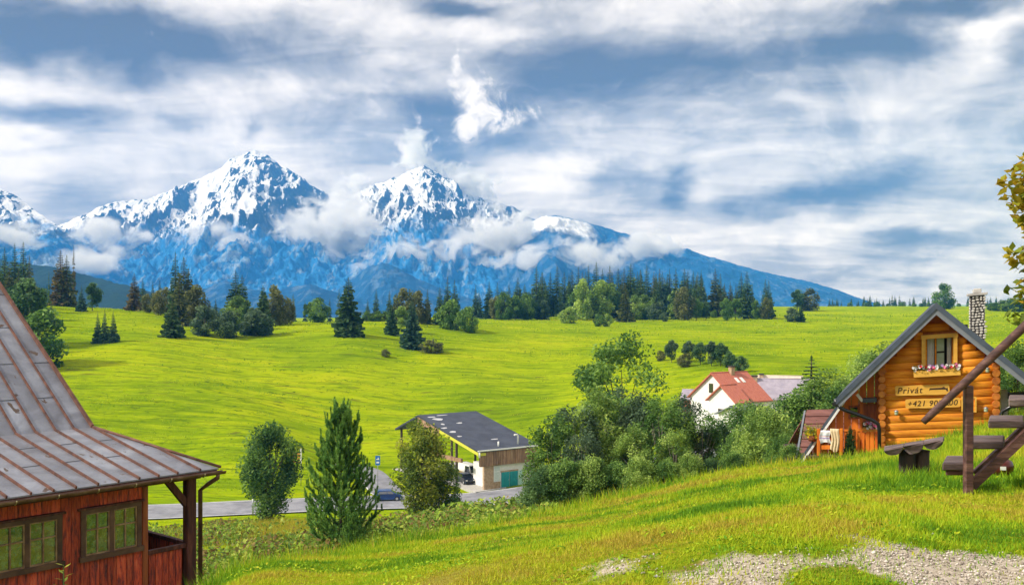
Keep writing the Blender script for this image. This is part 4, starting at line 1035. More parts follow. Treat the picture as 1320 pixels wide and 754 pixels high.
def flower_box(A, w, label, rz, h=0.17, seed=1, tilt=0.0):
    r = empty('flower_box', A); r.rotation_euler = (0, -tilt, rz); tag(r, label, 'flower box'); rng = random.Random(seed)
    b = MB(); t = 0.02; dp = 0.20
    b.box((0, -dp, 0), (w, -dp+t, h)); b.box((0, -t, 0), (w, 0, h)); b.box((0, -dp+t, 0), (t, -t, h)); b.box((w-t, -dp+t, 0), (w, -t, h)); b.box((t, -dp+t, 0), (w-t, -t, 0.03)); b.build('box', W_SIGN, r)
    MB().box((t, -dp+t, h-0.05), (w-t, -t, h-0.02)).build('soil', M_MORTAR, r)
    V, F, tn = leaf_cloud(rng, 420, 0.055, lambda: (np.array([rng.uniform(-0.02, w+0.02), rng.uniform(-dp-0.06, 0.0), h+rng.triangular(-0.07, 0.15, 0.03)]), rng.random()))
    link('foliage', mesh_np('foliage', V, F, attrs={'tone': ('FACE', tn)}), M_BOXLEAF, r)
    for k, (nm, n) in enumerate((('white', 26), ('pink', 12), ('lilac', 12), ('red', 8))):
        V, F = petals(rng, n, w/2, -dp*0.6, h+0.045, w*0.5, dp*0.75, 0.075, 0.042)
        link('blossoms', mesh_np('blossoms', V, F), FL[nm], r)['kind'] = 'stuff'
    return r
A = cab_world(1178, 486, 0.43); B = cab_world(1238, 483, 0.43)
flower_box(A, (B-A).length, 'wooden flower box with white and pink blossoms under the gable window', CAB_RZ, tilt=TILT)
A = cab_world(1113, 556, 0.86); B = cab_world(1131, 556, 0.86)
flower_box(A, (B-A).length, 'small wooden flower box on the orange porch by the downpipe', CAB_RZ, h=0.14, seed=3)

# towels over the terrace rail
def cloth_mat(name, stops, axis=2, scale=1.0):
    m, T, b = new_mat(name); tc = T.new('ShaderNodeTexCoord').outputs['Object']; s = T.sep(tc)
    n = T.noise(tc, 3.0, 2); f = T.math('FRACT', T.math('MULTIPLY_ADD', n, 0.15, T.math('MULTIPLY', s[axis], scale)))
    T.put(b.inputs['Base Color'], T.ramp(f, stops, 'CONSTANT')); b.inputs['Roughness'].default_value = 0.9; return m
def towel(p0, p1, drop_px, v, label, mat, folds, seed):
    A = cab_world(p0[0], p0[1], v); B = cab_world(p1[0], p1[1], v); w = (B-A).length; h = (cab_world(p0[0], p0[1], v)-cab_world(p0[0], p0[1]+drop_px, v)).length
    rng = random.Random(seed); n = 16; m = 12; V = []; F = []
    for j in range(-4, m+1):
        for i in range(n+1):
            t = i/n; x = t*w+0.02*math.sin(j*0.5+seed); y = -0.06-0.02*math.sin(t*folds*6.28+seed)*(0.3+max(j, 0)/m)
            if j <= 0: a = -j/4*math.pi; V.append((x, -0.005-0.055*math.cos(a) if j < 0 else y, 0.04*math.sin(a)))
            else: V.append((x, y, -h*j/m*(0.93+0.07*math.sin(t*5+seed))))
    W1 = n+1
    for j in range(m+4):
        for i in range(n): F.append((j*W1+i, j*W1+i+1, (j+1)*W1+i+1, (j+1)*W1+i))
    o = link('towel', mesh_np('towel', V, F, True), mat, loc=A, rot=(0, 0, CAB_RZ)); tag(o, label, 'towel'); return o
towel((1057, 556), (1070, 554), 15, 0.5, 'striped white lilac and red towel on the orange terrace rail', cloth_mat('striped_towel', [(0.0, (0.72, 0.70, 0.72)), (0.25, (0.42, 0.30, 0.55)), (0.4, (0.74, 0.72, 0.72)), (0.55, (0.55, 0.20, 0.24)), (0.62, (0.55, 0.62, 0.66)), (0.8, (0.75, 0.73, 0.72))], 2, 4.5), 1.5, 2)
towel((1071, 554), (1082, 553), 28, 0.5, 'long cream towel hanging down the orange terrace rail', cloth_mat('cream_towel', [(0.0, (0.70, 0.55, 0.34)), (0.5, (0.66, 0.50, 0.30))], 2, 2.0), 3.0, 5)

# brown shingled shed behind the terrace
def make_shed():
    base = at(1070, 600, 34); r = empty('shed', (base.x, base.y, base.z)); tag(r, 'low shed with a brown shingled roof behind the orange terrace', 'shed')
    L = lambda px, py, d: at(px, py, d)-base
    a, b, c, d = L(1040, 528, 36.5), L(1125, 526, 36.5), L(1125, 600, 33.5), L(1028, 597, 33.5)
    n = 7
    for i in range(n):
        t0, t1 = i/n, (i+1)/n
        p0, p1 = d.lerp(a, t0), d.lerp(a, t1); q0, q1 = c.lerp(b, t0), c.lerp(b, t1); up = Vector((0, -0.02, 0.03))
        m = MB(); m.prism([p0+up, q0+up, q1, p1], (0, 0.02, -0.04)); m.build('shingle_course', M_BROWNROOF, r)
    MB().prism([d+Vector((-.05, -.03, -.02)), a+Vector((-.05, -.03, -.02)), a+Vector((-.05, 0.1, -0.2)), d+Vector((-.05, 0.1, -0.2))], (-0.06, 0, 0)).build('verge_board', M_TRIM2, r)
    MB().prism([a+Vector((0, .02, -.05)), b+Vector((0, .02, -.05)), b+Vector((0, 2.5, -1.6)), a+Vector((0, 2.5, -1.6))], (0, 0, -0.05)).build('rear_slope', M_BROWNROOF, r)
    MB().box((d.x+0.75, d.y+0.45, d.z-3.2), (c.x, d.y+4.5, d.z+0.05)).build('wall', W_DARK, r)
make_shed()

# ------------------------------------------------------------------ wooden stairs with handrail, log bench, red pot
def make_stairs():
    dn, df = 9.6, 10.05; g = at(1258, 622, 10.0); r = empty('wooden_stairs', g); tag(r, 'dark wooden outdoor stairs with a sloping handrail in the grass', 'stairs')
    L = lambda px, py, d: at(px, py, d)-g
    for (x0, x1, y) in ((1215, 1251, 596), (1248, 1294, 568.5), (1274, 1320, 541.5), (1300, 1350, 514), (1330, 1385, 487)):
        a, b = L(x0, y, dn), L(x1, y, dn)
        m = MB().cbox((a.x, -0.03, a.z-0.075), (b.x, df-dn+0.02, a.z), 0.012); m.v = [(p[0]+0.52*p[1], p[1]+dn-g.y, p[2]) for p in m.v]; m.build('tread', W_TREAD, r)
        if x0 == 1215: 
            m = MB().cbox((a.x+0.03, 0, a.z-0.125), (b.x-0.02, df-dn-0.02, a.z-0.078), 0.008); m.v = [(p[0]+0.52*p[1], p[1]+dn-g.y, p[2]) for p in m.v]; m.build('tread_support', W_STAIR, r)
    MB().beam(L(1252, 626, dn-0.09), L(1420, 469, dn-0.09), 0.045, 0.092, up=(-0.7, 0, 0.7)).build('stringer', W_STAIR, r)
    MB().beam(L(1258, 612, df+0.06), L(1432, 448, df+0.06), 0.045, 0.10, up=(-0.7, 0, 0.7)).build('stringer', W_STAIR, r)
    p = L(1248, 640, dn-0.15); q = L(1248, 497, dn-0.15)
    MB().cbox((p.x-0.04, p.y-0.035, p.z), (p.x+0.04, p.y+0.035, q.z), 0.01).build('post', W_STAIR, r)
    for pxx, pb, pt in ((1395, 500, 362),):
        p = L(pxx, pb, dn-0.15); q = L(pxx, pt, dn-0.15); MB().cbox((p.x-0.04, p.y-0.035, p.z), (p.x+0.04, p.y+0.035, q.z), 0.01).build('post', W_STAIR, r)
    a, b = L(1400, 460, dn), L(1510, 460, dn)
    m = MB().cbox((a.x, -0.14, a.z-0.07), (b.x, 0.55, a.z), 0.01); m.v = [(p[0]+0.3*p[1], p[1]+dn-g.y, p[2]) for p in m.v]; m.build('landing', W_TREAD, r)
    for (xx, yy) in ((a.x+0.1, dn-g.y-0.05), (b.x-0.1, dn-g.y-0.05), (a.x+0.25, dn-g.y+0.48), (b.x+0.05, dn-g.y+0.48)):
        MB().cbox((xx-0.04, yy-0.04, gh(xx+g.x, yy+g.y)-g.z-0.2), (xx+0.04, yy+0.04, a.z-0.072), 0.008).build('landing_post', W_STAIR, r)
    h = MB(); a, b = L(1190, 544, dn-0.20), L(1425, 322, dn-0.20); h.tube([a, a.lerp(b, .05), a.lerp(b, .35), a.lerp(b, .7), b], [0.030, 0.036, 0.040, 0.042, 0.042], 10); h.build('handrail', W_STAIR, r)
make_stairs()

def make_bench():
    d = 12.2; g = at(1178, 611, d); r = empty('log_bench', g); tag(r, 'rough half log bench on two stump legs in the grass', 'bench')
    roll = math.radians(-9.5); wlog = 0.245; n = 3
    for k in range(n):
        m = MB(); x0 = (k-n/2)*wlog; pts = []; seg = 9; ln = 0.62
        rr = random.Random(k)
        dep = (0.075, 0.10, 0.085)[k]
        prof = [(x0+0.003, 0.0)]+[(x0+wlog/2-wlog/2*0.985*math.cos(math.pi*i/seg), -dep*math.sin(math.pi*i/seg)-0.012) for i in range(seg+1)]+[(x0+wlog-0.003, 0.0)]
        ring = []
        for j, yy in enumerate((-0.16, 0.0, 0.16)):
            ring.append([Matrix.Rotation(roll, 4, 'Y') @ Vector((p[0]*(1+0.02*j), yy+rr.uniform(-.02, .02)*(j == 0), p[1]+rr.uniform(-.004, .004))) + Vector((0, 0, 0.385)) for p in prof])
        N = len(prof); vs = [p for q in ring for p in q]; fs = [tuple(range(N)), tuple(reversed(range(2*N, 3*N)))]
        for j in range(2):
            for i in range(N): fs.append((j*N+i, (j+1)*N+i, (j+1)*N+(i+1) % N, j*N+(i+1) % N))
        m.add([(p[0]+0.45*p[1], p[1], p[2]) for p in vs], fs); m.build('seat_log', W_TREAD, r)
    for (xc, rad, yy) in ((-0.085, 0.098, 0.0), (0.11, 0.085, 0.02)):
        m = MB(); m.tube([(xc, yy, -0.25), (xc+0.005, yy, 0.0), (xc, yy, 0.2), (xc+0.01, yy, 0.30)], [rad*1.1, rad*1.04, rad, rad*0.98], 14); m.build('stump_leg', W_DARK, r)
make_bench()

g = at(1290, 612, 10.9); r = empty('lantern_pot', g); tag(r, 'dark red round pot with a white label under the stairs', 'pot')
M_POT = flat2('dark_red_glaze', (0.10, 0.018, 0.014), 0.3, spec=0.6)
MB().lathe([(0.0, 0.0), (0.075, 0.005), (0.125, 0.05), (0.135, 0.10), (0.115, 0.155), (0.07, 0.185), (0.0, 0.19)], 20).build('body', M_POT, r)
MB().tube([(0.0, 0, 0.185), (0.0, 0, 0.215)], 0.03, 10).build('lid', M_POT, r)
q = MB(); q.add([(-0.07+0.03*i, -0.128-0.006*i, z) for z in (0.075, 0.115) for i in range(3)], [(0, 1, 4, 3), (1, 2, 5, 4)]); q.build('paper_label', M_WPAINT, r)

# ------------------------------------------------------------------ vehicles
def make_car(name, label, loc, rz, paint, L=4.1, W=1.72, H=1.46, cat='car', van=False, lower=None):
    r = empty(name, loc, rz); tag(r, label, cat)
    h = L/2
    if not van:
        prof = [(-h, .48), (-h+.02, .78), (-h+.10, .92), (-h+.22, .98), (-h+.45, 1.36), (-h+.75, H-.02), (-0.2, H), (0.45, H-.05), (1.18, .98), (h-.35, .86), (h-.06, .70), (h, .52), (h-.03, .30), (h-.25, .24), (-h+.2, .24), (-h+.02, .32)]
    else:
        prof = [(-h, .5), (-h, H-.1), (-h+.1, H), (h-.95, H), (h-.75, H-.06), (h-.28, 1.10), (h-.05, .95), (h, .55), (h-.05, .3), (-h+.05, .3)]
    def half(z, x):
        return W/2*(1-0.17*max(0, (z-.9)/(H-.9))**1.2)*(1-0.10*max(0, (abs(x)-h+.5)/.5))
    b = MB(); n = len(prof); vs = [(x, half(z, x), z) for x, z in prof]+[(x, -half(z, x), z) for x, z in prof]
    vs += [(x, half(z, x)*0.86, z+(0.02 if z > .9 else 0)) for x, z in prof]+[(x, -half(z, x)*0.86, z+(0.02 if z > .9 else 0)) for x, z in prof]
    fs = [tuple(range(n)), tuple(reversed(range(n, 2*n)))]
    for i in range(n):
        j = (i+1) % n; fs += [(j, i, 2*n+i, 2*n+j), (n+i, n+j, 3*n+j, 3*n+i), (2*n+j, 2*n+i, 3*n+i, 3*n+j)]
    b.add(vs, fs); body = b.build('body', paint, r)
    def sidewin(pts, nm='side_window'):
        for s in (1, -1):
            m = MB(); P3 = [(x, s*(half(z, x)+0.006), z) for x, z in pts]; m.prism(P3, (0, -s*0.02, 0)); m.build(nm, G_DARK, r)
    if not van:
        sidewin([(-h+.62, 1.0), (-0.15, 1.0), (-0.15, H-.10), (-h+.86, H-.14)]); sidewin([(-0.08, 1.0), (1.02, .98), (.46, H-.12), (-0.08, H-.09)])
        m = MB(); m.prism([(1.16, s*W*.37, .995) for s in (-1, 1)]+[(.50, s*W*.34, H-.06) for s in (1, -1)], (.012, 0, .02)); m.build('windscreen', G_DARK, r)
        m = MB(); m.prism([(-h+.24, s*W*.36, 1.01) for s in (-1, 1)]+[(-h+.70, s*W*.34, H-.08) for s in (1, -1)], (-.02, 0, .015)); m.build('rear_window', G_DARK, r)
    else:
        sidewin([(0.2, 1.15), (h-.45, 1.15), (h-.72, H-.2), (0.2, H-.2)])
        m = MB(); m.prism([(h-.30, s*W*.38, 1.15) for s in (-1, 1)]+[(h-.70, s*W*.37, H-.16) for s in (1, -1)], (.02, 0, .015)); m.build('windscreen', G_DARK, r)
        if lower is not None:
            m = MB(); m.box((-h-.012, -W/2-.012, .42), (h-.1, W/2+.012, 1.02)); m.build('lower_panel', lower, r)
    for x in (-h+.72, h-.78):
        for s in (1, -1):
            w = MB(); w.tube([(x, s*(W/2-.16), .31), (x, s*(W/2+.015), .31)], .31, 18); wh = w.build('wheel', M_TYRE, r)
            q = MB(); q.tube([(x, s*(W/2+.017), .31), (x, s*(W/2+.03), .31)], .19, 14); q.build('rim', M_RIM, wh)
    for s in (1, -1):
        MB().box((h-.16, s*W*.36-.15, .60), (h-.015, s*W*.36+.13, .74)).build('headlight', M_LAMP, r)
        MB().box((-h-.006, s*W*.42-.10, .78 if not van else .9), (-h+.06, s*W*.42+.09, .95 if not van else 1.2)).build('tail_light', M_TAIL, r)
        MB().box((.75, s*(W/2+.02)-.09, .98), (.90, s*(W/2+.02)+.09, 1.10)).build('mirror', paint, r)
    MB().box((h-.04, -W*.40, .30), (h+.03, W*.40, .48)).build('bumper', M_TYRE, r); MB().box((-h-.03, -W*.40, .34), (-h+.03, W*.40, .52)).build('bumper', M_TYRE, r)
    return r
def road_pt(px):
    k = np.argmin(np.abs(ROADP[:, 0]/ROADP[:, 1]*FPX+CX-px)); t = ROADP[k+1]-ROADP[k-1]
    return Vector((ROADP[k, 0], ROADP[k, 1], ROADZ[k]+0.17)), math.atan2(t[1], t[0])
p, a = road_pt(495); nrm = Vector((math.sin(a), -math.cos(a), 0))
make_car('hatchback_car', 'blue hatchback driving on the valley road', p-nrm*1.2, a, M_CARB)

# ------------------------------------------------------------------ roadside garage with big slate roof
def make_garage():
    e = at(617, 580, 146.0); a = math.radians(35.2); r = empty('garage', (e.x, e.y, GAR_Z), a)
    tag(r, 'roadside garage with a huge dark slate roof and brown board front', 'garage')
    ez = e.z-GAR_Z; Lx = 10.4; RY = 17.3; rz = 9.75; BY = 25.0
    MB().prism([(-0.5, -0.6, ez), (Lx+.4, -0.6, ez), (Lx+.4, RY, rz), (-0.5, RY, rz)], (0, 0, -0.28)).build('roof_slope', M_SLATE, r)
    MB().prism([(-0.5, RY+.01, rz), (Lx+.4, RY+.01, rz), (Lx+.4, BY, ez+.8), (-0.5, BY, ez+.8)], (0, 0, -0.28)).build('roof_slope', M_SLATE, r)
    sl = (rz-ez)/(RY+.6)
    M_PATCH = flat2('pale_roof_patch', (0.50, 0.50, 0.52), 0.8)
    for (x, y, w, h) in ((1.8, 14.5, 1.1, .7), (1.2, 15.8, .9, .25), (3.4, 16.3, 1.2, .2), (0.3, 10.2, .6, .35), (0.6, 8.2, .7, .4), (0.4, 6.0, .5, .3), (4.2, 12.0, .7, .3), (5.2, 3.5, .8, .2), (1.0, 12.0, .4, .4)):
        z = lambda yy: ez+sl*(yy+.6)+.012
        rr = random.Random(x*y); n = 9
        poly = []
        for i in range(n):
            t = 2*math.pi*i/n; q = rr.uniform(.65, 1.1); yy = y+h*q*math.sin(t); poly.append((x+w*q*math.cos(t), yy, z(yy)))
        MB().prism(poly, (0, 0, .02)).build('roof_patch', M_PATCH, r)
    MB().box((-0.55, -0.75, ez-.16), (Lx+.45, -0.58, ez+.02)).build('gutter', M_WPAINT, r)
    for (x, y, h, bent) in ((7.6, 0.6, 1.3, True), (3.9, .5, .7, False), (-0.3, -.7, -1.0, False)):
        zz = ez+sl*(y+.6); m = MB()
        pts = [(x, y, zz-.2), (x, y, zz+h)]+([(x-.15, y, zz+h+.15), (x-.7, y, zz+h+.15)] if bent else [])
        m.tube(pts, .13, 8); m.build('vent_pipe', M_WPAINT, r)
    n = 13; w = Lx/n                                     # fascia boards over the front
    for i in range(n):
        MB().box((i*w+.015, -0.42+rnd.uniform(-.02, .02), 3.55), ((i+1)*w-.015, -0.34, ez-.17)).build('fascia_board', W_GAR, r)
    MB().box((0, -0.33, 3.6), (Lx, -0.1, ez-.30)).build('fascia_backing', W_DARK, r)
    MB().box((2.3, 0.1, 0), (Lx, 5.0, 3.55)).build('front_room', M_WHITE, r)
    MB().box((0.9, -0.12, 0), (2.6, 0.3, 3.54)).build('brick_pier', M_STONEC, r)
    MB().box((2.62, -0.06, 0), (3.9, 0.097, 1.0)).build('brick_base', M_STONEC, r)
    f = MB(); f.box((2.7, -0.02, 1.05), (3.9, 0.09, 1.12)); f.box((2.7, -0.02, 3.3), (3.9, 0.09, 3.4)); f.box((2.7, -0.02, 1.12), (2.8, 0.09, 3.3)); f.box((3.8, -0.02, 1.12), (3.9, 0.09, 3.3)); f.box((2.8, -0.02, 2.5), (3.8, 0.09, 2.58)); win = f.build('window', M_WPAINT, r)
    gp = flat2('frosted_pane', (0.55, 0.62, 0.60), 0.2, spec=0.7)
    MB().box((2.8, 0.02, 1.12), (3.8, 0.05, 2.5)).build('pane', gp, win); MB().box((2.8, 0.02, 2.58), (3.8, 0.05, 3.3)).build('pane', gp, win)
    for x in (4.15, 5.7):
        d = MB().box((x, -0.05, 0.02), (x+1.4, 0.095, 2.35)).build('door', M_TEAL, r)
        for k in range(4): MB().box((x+.15+.3*k, -0.075, 0.2), (x+.22+.3*k, -0.052, 2.2)).build('door_batten', M_TEAL, d)
        MB().box((x+1.2, -0.11, 1.0), (x+1.26, -0.077, 1.25)).build('handle', M_STEEL, d)
    MB().box((4.0, -0.09, 2.36), (7.2, 0.098, 2.55)).build('door_lintel', M_STONEC, r)
    MB().box((7.15, -0.07, 0.0), (8.1, 0.096, 2.35)).build('pale_door', flat2('pale_teal_paint', (0.45, 0.66, 0.60), 0.6), r)
    MB().box((8.5, -0.04, 2.4), (9.3, 0.09, 3.1)).build('high_window', G_DARK, r)
    # open drive-through behind, on posts and beams
    for (x, y) in ((0.15, 6.5), (0.15, 16.5), (Lx-.3, 6.5), (Lx-.3, 16.5), (0.15, 24), (Lx-.3, 24)):
        top = ez+sl*(y+.6)-.3 if y < RY else ez+.8+(BY-y)*(rz-ez-.8)/(BY-RY)-.3
        MB().box((x, y, 0), (x+.28, y+.28, top)).build('post', W_DARK, r)
    MB().box((0.12, 5.1, 3.5), (0.45, 17.0, 4.1)).build('tie_beam', W_GAR, r)
    MB().prism([(-0.52, -0.6, ez-.29), (-0.52, 10.5, ez+sl*11.1-.29), (-0.52, 10.5, ez+sl*11.1-.75), (-0.52, -0.6, ez-.75)], (.14, 0, 0)).build('yellow_barge_board', M_YELB, r)
    MB().prism([(-0.52, 10.52, ez+sl*11.12-.29), (-0.52, RY, rz-.29), (-0.52, RY, rz-1.6), (-0.52, 10.52, ez+sl*11.12-1.3)], (.12, 0, 0)).build('gable_boarding', W_GAR, r)
    MB().box((-0.54, -0.62, ez-.80), (0.9, -0.50, ez-.40)).build('yellow_barge_return', M_YELB, r)
    MB().box((-1.0, -0.7, -0.3), (Lx+1, 25, 0.06)).build('floor_slab', M_CONC, r)
    mw = r.matrix_basis
    def loc(x, y, z=0.06): 
        q = Matrix.Translation(r.location) @ Matrix.Rotation(a, 4, 'Z'); return q @ Vector((x, y, z))
    make_car('parked_car', 'dark blue car parked under the garage roof', loc(1.9, 6.6), a-math.radians(100), M_CARD)
    make_car('delivery_van', 'yellow and white van under the garage roof', loc(4.6, 9.8), a-math.radians(95), M_WPAINT, 4.6, 1.9, 2.3, 'van', True, M_YEL)
    return r
make_garage()

# ------------------------------------------------------------------ village houses
def gable_house(name, label, apex, ridge_dir, half, length, pitch, wall_h, wall_mat, roof_mat_, over=0.45, chim=None, windows=(), skylights=(), rooft=0.18):
    """apex: front end of the ridge (world); ridge_dir: bearing of the ridge in degrees from +Y towards +X"""
    br = math.radians(ridge_dir); rz = -br                     # local Y along the ridge
    tp = math.tan(math.radians(pitch)); zr = wall_h+half*tp
    r = empty(name, (apex.x, apex.y, apex.z-zr), rz); tag(r, label, 'house')
    MB().prism([(-half, 0, -1.2), (half, 0, -1.2), (half, 0, wall_h), (0, 0, zr-.12), (-half, 0, wall_h)], (0, length, 0)).build('wall', wall_mat, r)
    for s in (-1, 1):
        o = half+over
        MB().prism([(0, -over, zr+.08), (s*o, -over, zr+.08-o*tp), (s*o, length+over, zr+.08-o*tp), (0, length+over, zr+.08)], (0, 0, -rooft)).build('roof_slope', roof_mat_, r)
    MB().tube([(0, -over-.02, zr+.1), (0, length+over+.02, zr+.1)], .10, 6).build('ridge_cap', roof_mat_, r)
    if chim:
        x, y, w, h = chim; c = MB().box((x-w/2, y, zr-abs(x)*tp-.4), (x+w/2, y+w, zr+h)).build('chimney', M_STONEC, r)
        MB().box((x-w/2-.1, y-.1, zr+h), (x+w/2+.1, y+w+.1, zr+h+.18)).build('chimney_cap', M_MORTAR, c)
    for (face, c, z, w, h) in windows:
        f = MB(); t = .08
        if face == 'front':
            f.box((c-w/2-t, -.05, z-t), (c+w/2+t, .02, z)); f.box((c-w/2-t, -.05, z+h), (c+w/2+t, .02, z+h+t)); f.box((c-w/2-t, -.05, z), (c-w/2, .02, z+h)); f.box((c+w/2, -.05, z), (c+w/2+t, .02, z+h))
            wn = f.build('window', W_FRAME, r); MB().box((c-w/2, -.02, z), (c+w/2, -.005, z+h)).build('pane', G_DARK, wn)
        else:
            s = 1 if face == 'right' else -1; x = s*half
            lo = lambda a, b: (min(a, b), max(a, b))
            xa, xb = lo(x+s*.05, x-s*.02)
            f.box((xa, c-w/2-t, z-t), (xb, c+w/2+t, z)); f.box((xa, c-w/2-t, z+h), (xb, c+w/2+t, z+h+t)); f.box((xa, c-w/2-t, z), (xb, c-w/2, z+h)); f.box((xa, c+w/2, z), (xb, c+w/2+t, z+h))
            wn = f.build('window', W_FRAME, r); xa, xb = lo(x+s*.02, x+s*.005); MB().box((xa, c-w/2, z), (xb, c+w/2, z+h)).build('pane', G_DARK, wn)
    for (s, q, y, w, h) in skylights:
        x0, x1 = s*q, s*(q+h); MB().prism([(x0, y, zr+.10-abs(x0)*tp), (x0, y+w, zr+.10-abs(x0)*tp), (x1, y+w, zr+.10-abs(x1)*tp), (x1, y, zr+.10-abs(x1)*tp)], (0, 0, .06)).build('skylight', M_LAMP, r)
    return r
gable_house('house', 'white village house with a red roof and roof windows', at(919, 481, 152), 60, 5.2, 6.6, 36, 4.6, M_WHITE, M_REDROOF, chim=(0.3, 3.2, .7, .9), windows=[('front', -0.4, 5.4, .8, 1.3), ('right', 2.0, 2.2, 1.2, 1.3), ('right', 4.6, 2.2, 1.2, 1.3)], skylights=[(1, 1.2, 3.2, .55, .9), (1, 1.2, 4.3, .55, .9)])
gable_house('house_wing', 'lower white wing of the red roofed village house', at(931, 497, 148.7), 60, 2.9, 2.4, 36, 4.6, M_WHITE, M_REDROOF, windows=[('front', 0, 2.6, 1.6, .5)])
gable_house('garage_shed', 'small grey roofed outbuilding in front of the red roofed house', at(943, 524, 138), 48, 2.2, 3.0, 24, 2.6, M_WHITE, M_TRIM2)
gable_house('house', 'long village house with a lilac metal roof and two dark chimneys', at(1045, 489, 172), -82, 5.0, 10.5, 30, 3.4, M_WHITE, M_LILAC, chim=(-0.6, 9.2, .9, .5), windows=[('left', 2.5, 1.2, 1.2, 1.3), ('left', 5.5, 1.2, 1.2, 1.3), ('left', 8.5, 1.2, 1.2, 1.3)])
gable_house('house', 'pale cream roofed house behind the lilac roof', at(1032, 485, 186), -80, 4.6, 7.5, 30, 3.4, M_WHITE, M_CREAM, chim=(-0.6, 6.9, .7, .3))
gable_house('house', 'small red walled house with a lilac roof beside the red roofed house', at(903, 503, 166), -72, 2.4, 2.6, 26, 2.6, M_REDROOF, M_LILAC)

# ------------------------------------------------------------------ road signs and posts
def post_sign(px, py_base_d, top_py, label, panel, name='road_sign'):
    g = ground_at(px, py_base_d); h = at(px, top_py, py_base_d).z-g.z
    r = empty(name, g); tag(r, label, 'sign'); MB().tube([(0, 0, -.2), (0, 0, h)], .05, 8).build('post', M_STEEL, r); return r, h
r, h = post_sign(487, 150, 587, 'blue road sign with a white symbol beside the side lane', None)
MB().cbox((-.36, -.09, h-1.45), (.36, -.06, h), .01).build('panel', M_BLUE, r)
q = MB(); q.prism([(-.22, -.105, h-.62), (.22, -.105, h-.62), (.22, -.105, h-.5), (.06, -.105, h-.2), (-.02, -.105, h-.5), (-.22, -.105, h-.5)], (0, .012, 0)); q.prism([(-.2, -.105, h-1.15), (.22, -.105, h-1.15), (.22, -.105, h-.9), (-.2, -.105, h-.9)], (0, .012, 0)); q.build('symbol', M_WPAINT, r)
r, h = post_sign(388, 150, 578, 'white post with orange stripes beside the road', None, 'marker_post')
MB().cbox((-.12, -.1, h-2.3), (.12, -.055, h), .01).build('panel', M_WPAINT, r)
for k in range(4): MB().prism([(-1.5, -.09, h-.5-.42*k), (-.13, -.09, h-.75-.42*k), (-.13, -.09, h-.95-.42*k), (-1.5, -.09, h-.7-.42*k)], (0, .02, 0)).build('stripe', M_ORSIGN, r)
g = ground_at(326, 126); r = empty('marker_post', g); tag(r, 'thin grey post on the road verge by the round tree', 'post'); MB().tube([(0, 0, -.2), (0, 0, 2.6)], .09, 8).build('post', M_STEEL, r); MB().lathe([(0.0, 2.66), (.11, 2.62), (.11, 2.58), (0, 2.58)], 10).build('cap', M_STEEL, r)
# ------------------------------------------------------------------ vegetation: leaf and needle meshes
def leaves(P, size, rs, tilt=0.9, tone=None, aspect=0.55):
    """diamond leaves at points P (n,3), vectorised"""
    n = len(P); a = rs.uniform(0, 2*np.pi, n); e = rs.uniform(-tilt, tilt, n); s = (size*rs.uniform(0.6, 1.4, n))[:, None]
    d = np.stack([np.cos(a)*np.cos(e), np.sin(a)*np.cos(e), np.sin(e)], 1)
    b = np.stack([-np.sin(a), np.cos(a), rs.uniform(-.9, .9, n)], 1); b -= d*(b*d).sum(1)[:, None]; b /= np.linalg.norm(b, axis=1)[:, None]
    V = np.stack([P-d*s*.5, P+b*s*aspect*.5+d*s*.05, P+d*s*.5, P-b*s*aspect*.5+d*s*.05], 1).reshape(-1, 3)
    return V, np.arange(4*n).reshape(n, 4), (rs.uniform(0, 1, n) if tone is None else tone)

def tube_np(pts, rad, seg=6):
    m = MB(); m.tube(pts, rad, seg); return m
def trunk_mesh(h, r, rs, limbs=(), lean=0.02, top=0.95):
    m = MB(); n = 7; pts = []; x = y = 0
    for i in range(n):
        t = i/(n-1); pts.append((x, y, h*top*t-(0.4 if i == 0 else 0))); x += rs.uniform(-lean, lean)*h/n; y += rs.uniform(-lean, lean)*h/n
    m.tube(pts, [r*(1-0.86*i/(n-1))*(1.35 if i == 0 else 1) for i in range(n)], 8)
    for (p0, p1, p2, r0) in limbs: m.tube([p0, p1, p2], [r0, r0*.65, r0*.25], 5)
    return m.mesh('trunk')

